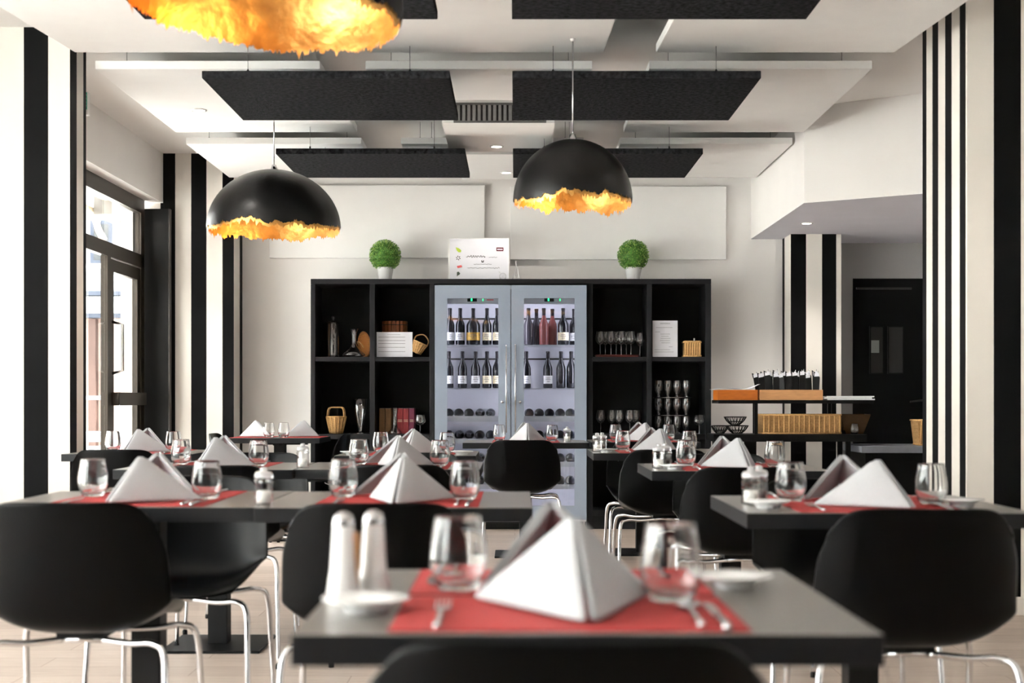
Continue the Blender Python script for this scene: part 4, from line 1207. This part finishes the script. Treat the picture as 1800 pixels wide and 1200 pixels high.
# menu sheet and square basket
t = thing('menu_sheet', 'white portrait menu sheet with small print on the upper right shelf', 'menu', (at(1169, 11.16), 11.16, SH1))
w_, h_ = 44 * 11.16 / F, 64 * 11.16 / F
box('sheet', 'paper_white', (-w_ / 2, w_ / 2, 0, 0.003, 0, h_), t)
for q, a, b in ((0.93, -0.2, 0.2), (0.91, -0.2, 0.2), (0.81, -0.36, 0.3), (0.69, -0.4, -0.2), (0.63, -0.18, 0.2), (0.57, -0.15, 0.15), (0.51, -0.18, 0.22), (0.45, -0.2, 0.2), (0.39, -0.15, 0.2), (0.28, 0.15, 0.3), (0.2, -0.42, 0.2), (0.14, -0.42, 0.35)):
    box('print_line', 'ink_soft', (w_ * a, w_ * b, -0.001, 0, h_ * q - 0.001, h_ * q + 0.001), t)
def square_basket(name, label, loc, w, l, h, ribs, m='wicker', flare=0.0, lidded=False, rz=0):
    t = thing(name, label, 'basket', loc, rz)
    W, L = w / 2, l / 2
    def wall(p0, p1, q0, q1):
        pass
    nlev = max(6, int(h / 0.012))
    mb = MB()
    def ring(z, k, bulge):
        W2, L2 = W + flare * k + bulge, L + flare * k + bulge
        return [(-W2, -L2, z), (W2, -L2, z), (W2, L2, z), (-W2, L2, z)]
    vs, fs = [], []
    for k in range(nlev * 2 + 1):
        vs += ring(h * k / (nlev * 2), k / (nlev * 2), 0.0015 if k % 2 else 0.0)
    n = nlev * 2 + 1
    for k in range(n - 1):
        for i in range(4):
            j = (i + 1) % 4
            fs.append((k * 4 + i, k * 4 + j, (k + 1) * 4 + j, (k + 1) * 4 + i))
    o_ = len(vs)
    vs += [(x * 0.94, y * 0.94, z) for x, y, z in ring(h, 1, 0)] + [(x * 0.94, y * 0.94, 0.006) for x, y, z in ring(0, 0, 0)]
    for i in range(4):
        j = (i + 1) % 4
        fs.append(((n - 1) * 4 + i, (n - 1) * 4 + j, o_ + j, o_ + i)); fs.append((o_ + i, o_ + j, o_ + 4 + j, o_ + 4 + i))
    fs.append((3, 2, 1, 0)); fs.append((o_ + 4, o_ + 5, o_ + 6, o_ + 7))
    mb.add(vs, fs).build('woven_body', m, t)
    sm = MB().tube([(0, 0, 0.004), (0, -flare, h)], 0.0055, 6).mesh('stake', 'wicker_stake')
    for i in range(ribs):
        x = -W + 0.01 + (w - 0.02) * i / (ribs - 1)
        s_ = bpy.data.objects.new('stake', sm); COL.objects.link(s_); s_.parent = t; s_.location = (x, -L - 0.002, 0)
    for z, k in ((0.0075, 0), (h, 1)):
        r_ = ring(z, k, 0.002); r_.append(r_[0])
        MB().tube(r_, 0.0065, 6).build('rim', 'wicker_stake', t)
    if lidded:
        box('lid', m, (-W, W, -L, L, h + 0.003, h + 0.012), t, 0.003)
        MB().lathe([(0.0005, 0.022), (0.006, 0.02), (0.006, 0.0)], 10, (0.02, 0, h + 0.012)).build('knob', 'ceramic_white', t)
    return t
square_basket('lidded_basket', 'small square lidded wicker basket beside the portrait menu', (at(1215.5, 11.2), 11.19, SH1), 0.128, 0.12, 0.115, 7, lidded=True)

# ------------------------------------------------------------------ service stand on the right
SY = 10.7
sx_ = lambda p: X(p, SY)
sz_ = lambda p: Z(p, SY)
ss = thing('service_stand', 'black two-tier service stand before the far right striped pillar', 'service stand', (0, 0, 0))
box('upper_shelf', 'post_black', (sx_(1262), sx_(1535), SY - 0.02, SY + 0.33, sz_(709), sz_(703)), ss, 0.002)
box('lower_shelf', 'post_black', (sx_(1254), sx_(1523), SY - 0.02, SY + 0.36, sz_(776), sz_(763)), ss, 0.002)
box('foot_shelf', 'post_black', (sx_(1262), sx_(1496), SY + 0.02, SY + 0.33, 0.16, 0.19), ss, 0.002)
for p in (1330, 1473, 1338, 1480):
    yy = SY + (0.03 if p == 1330 else 0.30)
    box('post', 'post_black', (sx_(p) - 0.012, sx_(p) + 0.012, yy - 0.012, yy + 0.012, sz_(763), sz_(709)), ss)
for p in (1262, 1488):
    for yy in (SY + 0.03, SY + 0.3):
        box('leg', 'post_black', (sx_(p) - 0.0, sx_(p) + 0.035, yy - 0.017, yy + 0.017, 0, sz_(776)), ss)
box('side_panel', 'post_black', (sx_(1320), sx_(1342), SY + 0.31, SY + 0.33, 0.19, sz_(776)), ss)
UP, LO = sz_(703) + 0.0003, sz_(763) + 0.0003
t = thing('orange_wooden_box', 'orange stained wooden box with a paper sheet curling over it', 'box', (sx_(1297), SY, UP))
w_ = 70 * SY / F / 2
t2 = 0.008
hb = 18 * SY / F
for dm in ((-w_, w_, 0, t2, 0, hb), (-w_, w_, 0.25, 0.258, 0, hb), (-w_, -w_ + t2, t2, 0.25, 0, hb), (w_ - t2, w_, t2, 0.25, 0, hb)):
    box('side_board', 'wood_orange', dm, t, 0.001)
box('bottom_board', 'wood_orange', (-w_ + t2, w_ - t2, t2, 0.25, 0, 0.008), t)
vs, fs = [], []
for i in range(15):
    u = i / 14
    for k, yy in enumerate((0.012, 0.24)):
        vs.append((-w_ - 0.03 + (2 * w_ + 0.05) * u, yy, hb + 0.004 + 0.010 * abs(math.sin(u * 5)) + (0.03 * max(0, u - 0.8) / 0.2)))
for i in range(14): fs.append((2 * i, 2 * i + 2, 2 * i + 3, 2 * i + 1))
pp = MB().add(vs, fs, 0, True).build('paper_sheet', 'paper_white'); pp.location = (sx_(1297), SY, UP)
tag(pp, 'white paper sheet curling on top of the orange wooden box', 'paper')
s = pp.modifiers.new('thick', 'SOLIDIFY'); s.thickness = 0.001
t = thing('cutlery_tray', 'pale wooden tray holding black cutlery pouches on the service stand', 'tray', (sx_(1391), SY, UP))
w_ = 111 * SY / F / 2
for dm in ((-w_, w_, 0, t2, 0, hb), (-w_, w_, 0.22, 0.228, 0, hb), (-w_, -w_ + t2, t2, 0.22, 0, hb), (w_ - t2, w_, t2, 0.22, 0, hb)):
    box('side_board', 'wood_light', dm, t, 0.001)
box('bottom_board', 'wood_light', (-w_ + t2, w_ - t2, t2, 0.22, 0, 0.008), t)
def make_pouch():
    t = thing('cutlery_pouch', 'pouch', 'cutlery pouch')
    MB().prism([(-0.023, 0.0), (0.023, 0.0), (0.024, 0.165), (0.018, 0.172), (-0.022, 0.168)], -0.006, 0.006, 'y').build('sleeve', 'wire_black', t)
    MB().prism([(-0.018, 0.15), (0.018, 0.15), (0.017, 0.19), (0.005, 0.203), (-0.008, 0.19), (-0.018, 0.196)], -0.003, 0.003, 'y').build('paper_napkin', 'paper_white', t)
    MB().prism([(-0.024, 0.166), (-0.012, 0.164), (-0.012, 0.2), (-0.026, 0.207)], 0.004, 0.007, 'y').build('flap', 'wire_black', t)
    MB().tube([(0.008, 0, 0.16), (0.009, 0, 0.212)], 0.0025, 6).build('cutlery_handle', 'steel', t)
    return t
PO = Proto(make_pouch())
for r in range(2):
    for i in range(9):
        PO.put((sx_(1343) + i * 0.05 + r * 0.02, SY + 0.06 + r * 0.08, UP + 0.009), 0, '%s black cutlery pouch from left in the %s row of the tray' % (ORD[i], ('front', 'back')[r]), 'black cutlery pouches',
               (random.uniform(-0.05, 0.02), random.uniform(-0.10, 0.10), random.uniform(-0.35, 0.35)), (1, 1, random.uniform(0.92, 1.08)))
PO.put((sx_(1337) + 0.014, SY + 0.11, UP + 0.012), 0, 'black cutlery pouch leaning out at the left end of the tray', 'black cutlery pouches', (0, -0.18, 0))
for i in range(3):
    p = thing('serving_board', '%s white serving board from below on the service stand' % ORD[i], 'board', (sx_(1493 + (3, -2, 2)[i]), SY + 0.0, UP + i * 0.0105), 0, 'white boards stacked on the stand')
    box('board', 'ceramic_white', (-0.18, 0.18, 0, 0.24, 0, 0.0085), p, 0.002)
    box('lip', 'ceramic_white', (-0.18, 0.18, 0.001, 0.006, 0.0085, 0.0098), p)
square_basket('bread_basket', 'long rectangular wicker basket on the service stand\'s lower shelf', (sx_(1411), SY + 0.15, LO), 138 * SY / F, 0.24, 34 * SY / F, 16)
t = thing('amber_bowl', 'dark amber flared bowl beside the long wicker basket', 'bowl', (sx_(1506), SY + 0.13, LO))
vs, fs = [], []
for k, (w, l, z) in enumerate(((0.065, 0.065, 0.0), (0.115, 0.10, 0.15), (0.111, 0.096, 0.15), (0.062, 0.062, 0.006))):
    vs += [(-w, -l, z), (w, -l, z), (w, l, z), (-w, l, z)]
for k in range(3):
    for i in range(4): fs.append((k * 4 + i, k * 4 + (i + 1) % 4, (k + 1) * 4 + (i + 1) % 4, (k + 1) * 4 + i))
fs += [(3, 2, 1, 0), (12, 13, 14, 15)]
MB().add(vs, fs).build('bowl_body', 'amber_bowl', t)
GLASS.put((sx_(1503), SY + 0.02, LO), 0, 'small clear tumbler before the dark amber bowl', 'clear water tumblers', None, (0.75, 0.75, 0.75))
def wire_basket(px_, y, w, z, label):
    t = thing('wire_basket', label, 'wire basket', (sx_(px_), y, z), 0, 'black wire bread baskets')
    for k in range(18):
        a = 2 * PI * k / 18
        MB().tube(smoothpath([(w * 0.4 * math.cos(a), w * 0.4 * math.sin(a), 0.003), (w * 0.75 * math.cos(a + 0.15), w * 0.75 * math.sin(a + 0.15), 0.03), (w * math.cos(a + 0.1), w * math.sin(a + 0.1), 0.062)], 4), 0.003, 6).build('wire', 'wire_black', t)
    for r, z in ((0.4, 0.004), (0.72, 0.028), (1.0, 0.062)):
        pts = [(w * r * math.cos(2 * PI * i / 24), w * r * math.sin(2 * PI * i / 24), z) for i in range(25)]
        MB().tube(pts, 0.0035, 6).build('ring', 'wire_black', t)
wire_basket(1269, SY + 0.1, 0.068, LO, 'black wire basket at the left end of the lower shelf')
wire_basket(1300, SY + 0.12, 0.085, LO, 'black wire basket, lower of two stacked beside the long wicker basket')
wire_basket(1297, SY + 0.13, 0.085, LO + 0.066, 'black wire basket, upper of two stacked beside the long wicker basket')
# grey counter with another basket by the black door
ct = thing('service_counter', 'grey topped low counter in front of the black double door', 'counter', (0, 0, 0))
box('counter_top', 'counter_grey', (X(1515, 10.6), 3.9, 10.6, 11.2, Z(796, 10.6), Z(784, 10.6)), ct, 0.003)
box('counter_body', 'door_black', (X(1520, 10.6) + 0.02, 3.88, 10.66, 11.18, 0, Z(796, 10.6)), ct)
square_basket('bread_basket', 'tall wicker basket on the grey counter beside the right pillar', (X(1634, 10.75), 10.8, Z(784, 10.6) + 0.0005), 0.17, 0.16, 0.19, 9, flare=0.018)
MB().tube([(0, 0, 0), (0.1, 0, 0.012), (0.14, 0.015, 0.012), (0.14, 0.045, 0.012)], 0.008, 8).build('handle', 'steel_dark', d2, (X(1600, 11.8), 11.80, Z(706, 11.8)))

# ------------------------------------------------------------------ outside, seen through the entrance glass
st = struct(box('street', 'asphalt', (-60, -4.41, -30, 70, -0.3, -0.12)))
st3 = struct(box('doorstep', 'asphalt', (-4.4, -3.12, 7.7, 12.4, -0.3, -0.02)))
BY = 26.0
bd = thing('street_building', 'pale rendered building across the street behind the glass door', 'building', (0, BY, -0.12))
box('wall', 'render_pale', (-22, -3.5, 0, 6, 3.0, 9.5), bd)
box('ground_floor_wall', 'facade_pink', (-22, -3.5, 0.12, 6, 0, 2.62), bd)
box('cornice', 'facade_band', (-22.1, -3.4, -0.12, 0.12, 2.62, 2.70), bd)
box('cornice', 'render_pale', (-22.1, -3.4, -0.16, 0, 2.70, 3.0), bd)
box('cornice', 'facade_band', (-22.1, -3.4, -0.2, 0, 3.02, 3.10), bd)
for (x0, x1, z0, z1) in ((-7.75, -7.35, 3.6, 4.4), (-6.3, -5.6, 3.6, 4.9), (-9.6, -8.9, 3.6, 4.9)):
    f_ = box('window_frame', 'facade_band', (x0, x1, -0.05, 0.0, z0, z1), bd)
    box('pane', 'dim_glass', (x0 + 0.07, x1 - 0.07, -0.06, -0.05, z0 + 0.07, z1 - 0.07), f_)
    box('sill', 'facade_white', (x0 - 0.08, x1 + 0.08, -0.15, 0, z0 - 0.08, z0), f_)
for x in (-7.72, -6.55):
    box('door_post', 'facade_brown', (x - 0.07, x + 0.07, -0.05, 0.12, 0, 2.6), bd)
sh = box('shutter_box', 'facade_band', (-7.15, -6.9, -0.1, 0.12, 1.1, 1.9), bd)
for i in range(10):
    box('slat', 'counter_grey', (-7.15, -6.9, -0.13, -0.1, 1.13 + i * 0.075, 1.17 + i * 0.075), sh)
# row of houses closing the street on the far side
hs = thing('street_house', 'long white house front lining the street outside the windows', 'building', (-13, 0, -0.12))
box('wall', 'facade_white', (-4, 0, -28, 24, 0, 7.5), hs)
for i in range(8):
    y = -24 + i * 6
    f_ = box('window_frame', 'facade_band', (0, 0.06, y, y + 1.3, 3.6, 5.4), hs)
    box('pane', 'dim_glass', (0.06, 0.07, y + 0.08, y + 1.22, 3.68, 5.32), f_)
    f_ = box('shop_front', 'facade_brown', (0, 0.08, y - 0.5, y + 2.2, 0, 2.7), hs)
    box('pane', 'dim_glass', (0.08, 0.09, y - 0.35, y + 2.05, 0.3, 2.5), f_)
# awning with folding arm above the door, outside
aw = thing('awning', 'folded beige awning with metal arm outside the transom window', 'awning', (-3.35, 11.6, 2.55))
MB().tube([(0, -3.6, 0.16), (0, 1.2, 0.16)], 0.07, 14).build('roller', 'awning_beige', aw)
MB().tube([(-0.14, -3.6, 0.02), (-0.14, 1.2, 0.02)], 0.03, 10).build('front_bar', 'awning_beige', aw)
MB().tube(smoothpath([(-0.05, 0.1, 0.1), (-0.12, 0.2, 0.0), (-0.14, 0.3, -0.1), (-0.1, 0.35, -0.2)], 5), [0.04] * 8 + [0.03] * 8, 10).build('arm', 'awning_beige', aw)
MB().box(-0.1, 0.05, 0.05, 0.15, -0.02, 0.2).build('bracket', 'wire_grey', aw)
MB().tube([(-0.14, 0.9, -0.02), (0.1, 0.9, 0.25)], 0.02, 8).build('arm', 'awning_beige', aw)
MB().box(0.0, 0.24, -3.0, -2.9, 0.1, 0.2).box(0.0, 0.24, 0.9, 1.0, 0.1, 0.2).build('wall_bracket', 'wire_grey', aw)
# terrace chair and railing outside
tc_ = thing('terrace_chair', 'white tubular terrace chair outside the glass door', 'chair', (-3.62, 12.3, -0.12))
for s_ in (-1, 1):
    MB().tube(smoothpath([(s_ * 0.22, 0.2, 0), (s_ * 0.22, 0.18, 0.4), (s_ * 0.22, -0.18, 0.43), (s_ * 0.22, -0.26, 0.85)], 6), 0.014, 8).build('side_frame', 'ceramic_white', tc_)
    MB().tube([(s_ * 0.2, -0.22, 0), (s_ * 0.2, -0.12, 0.42)], 0.014, 8).build('leg', 'ceramic_white', tc_)
for i in range(5):
    MB().box(-0.22, 0.22, -0.16 + i * 0.075, -0.105 + i * 0.075, 0.42, 0.435).build('seat_slat', 'ceramic_white', tc_)
for i in range(4):
    MB().box(-0.22, 0.22, -0.26 + 0.012 * (3 - i), -0.245 + 0.012 * (3 - i), 0.52 + i * 0.085, 0.57 + i * 0.085).build('back_slat', 'ceramic_white', tc_)
rl = thing('street_railing', 'steel railing on the pavement outside the glass door', 'railing', (-3.9, 14.0, -0.12))
for i in range(6):
    MB().tube([(-1.2 + i * 0.4, 0, 0), (-1.2 + i * 0.4, 0, 1.15)], 0.02, 8).build('post', 'steel', rl)
for z in (0.45, 0.8, 1.15):
    MB().tube([(-1.25, 0, z), (0.85, 0, z)], 0.02, 8).build('rail', 'steel', rl)
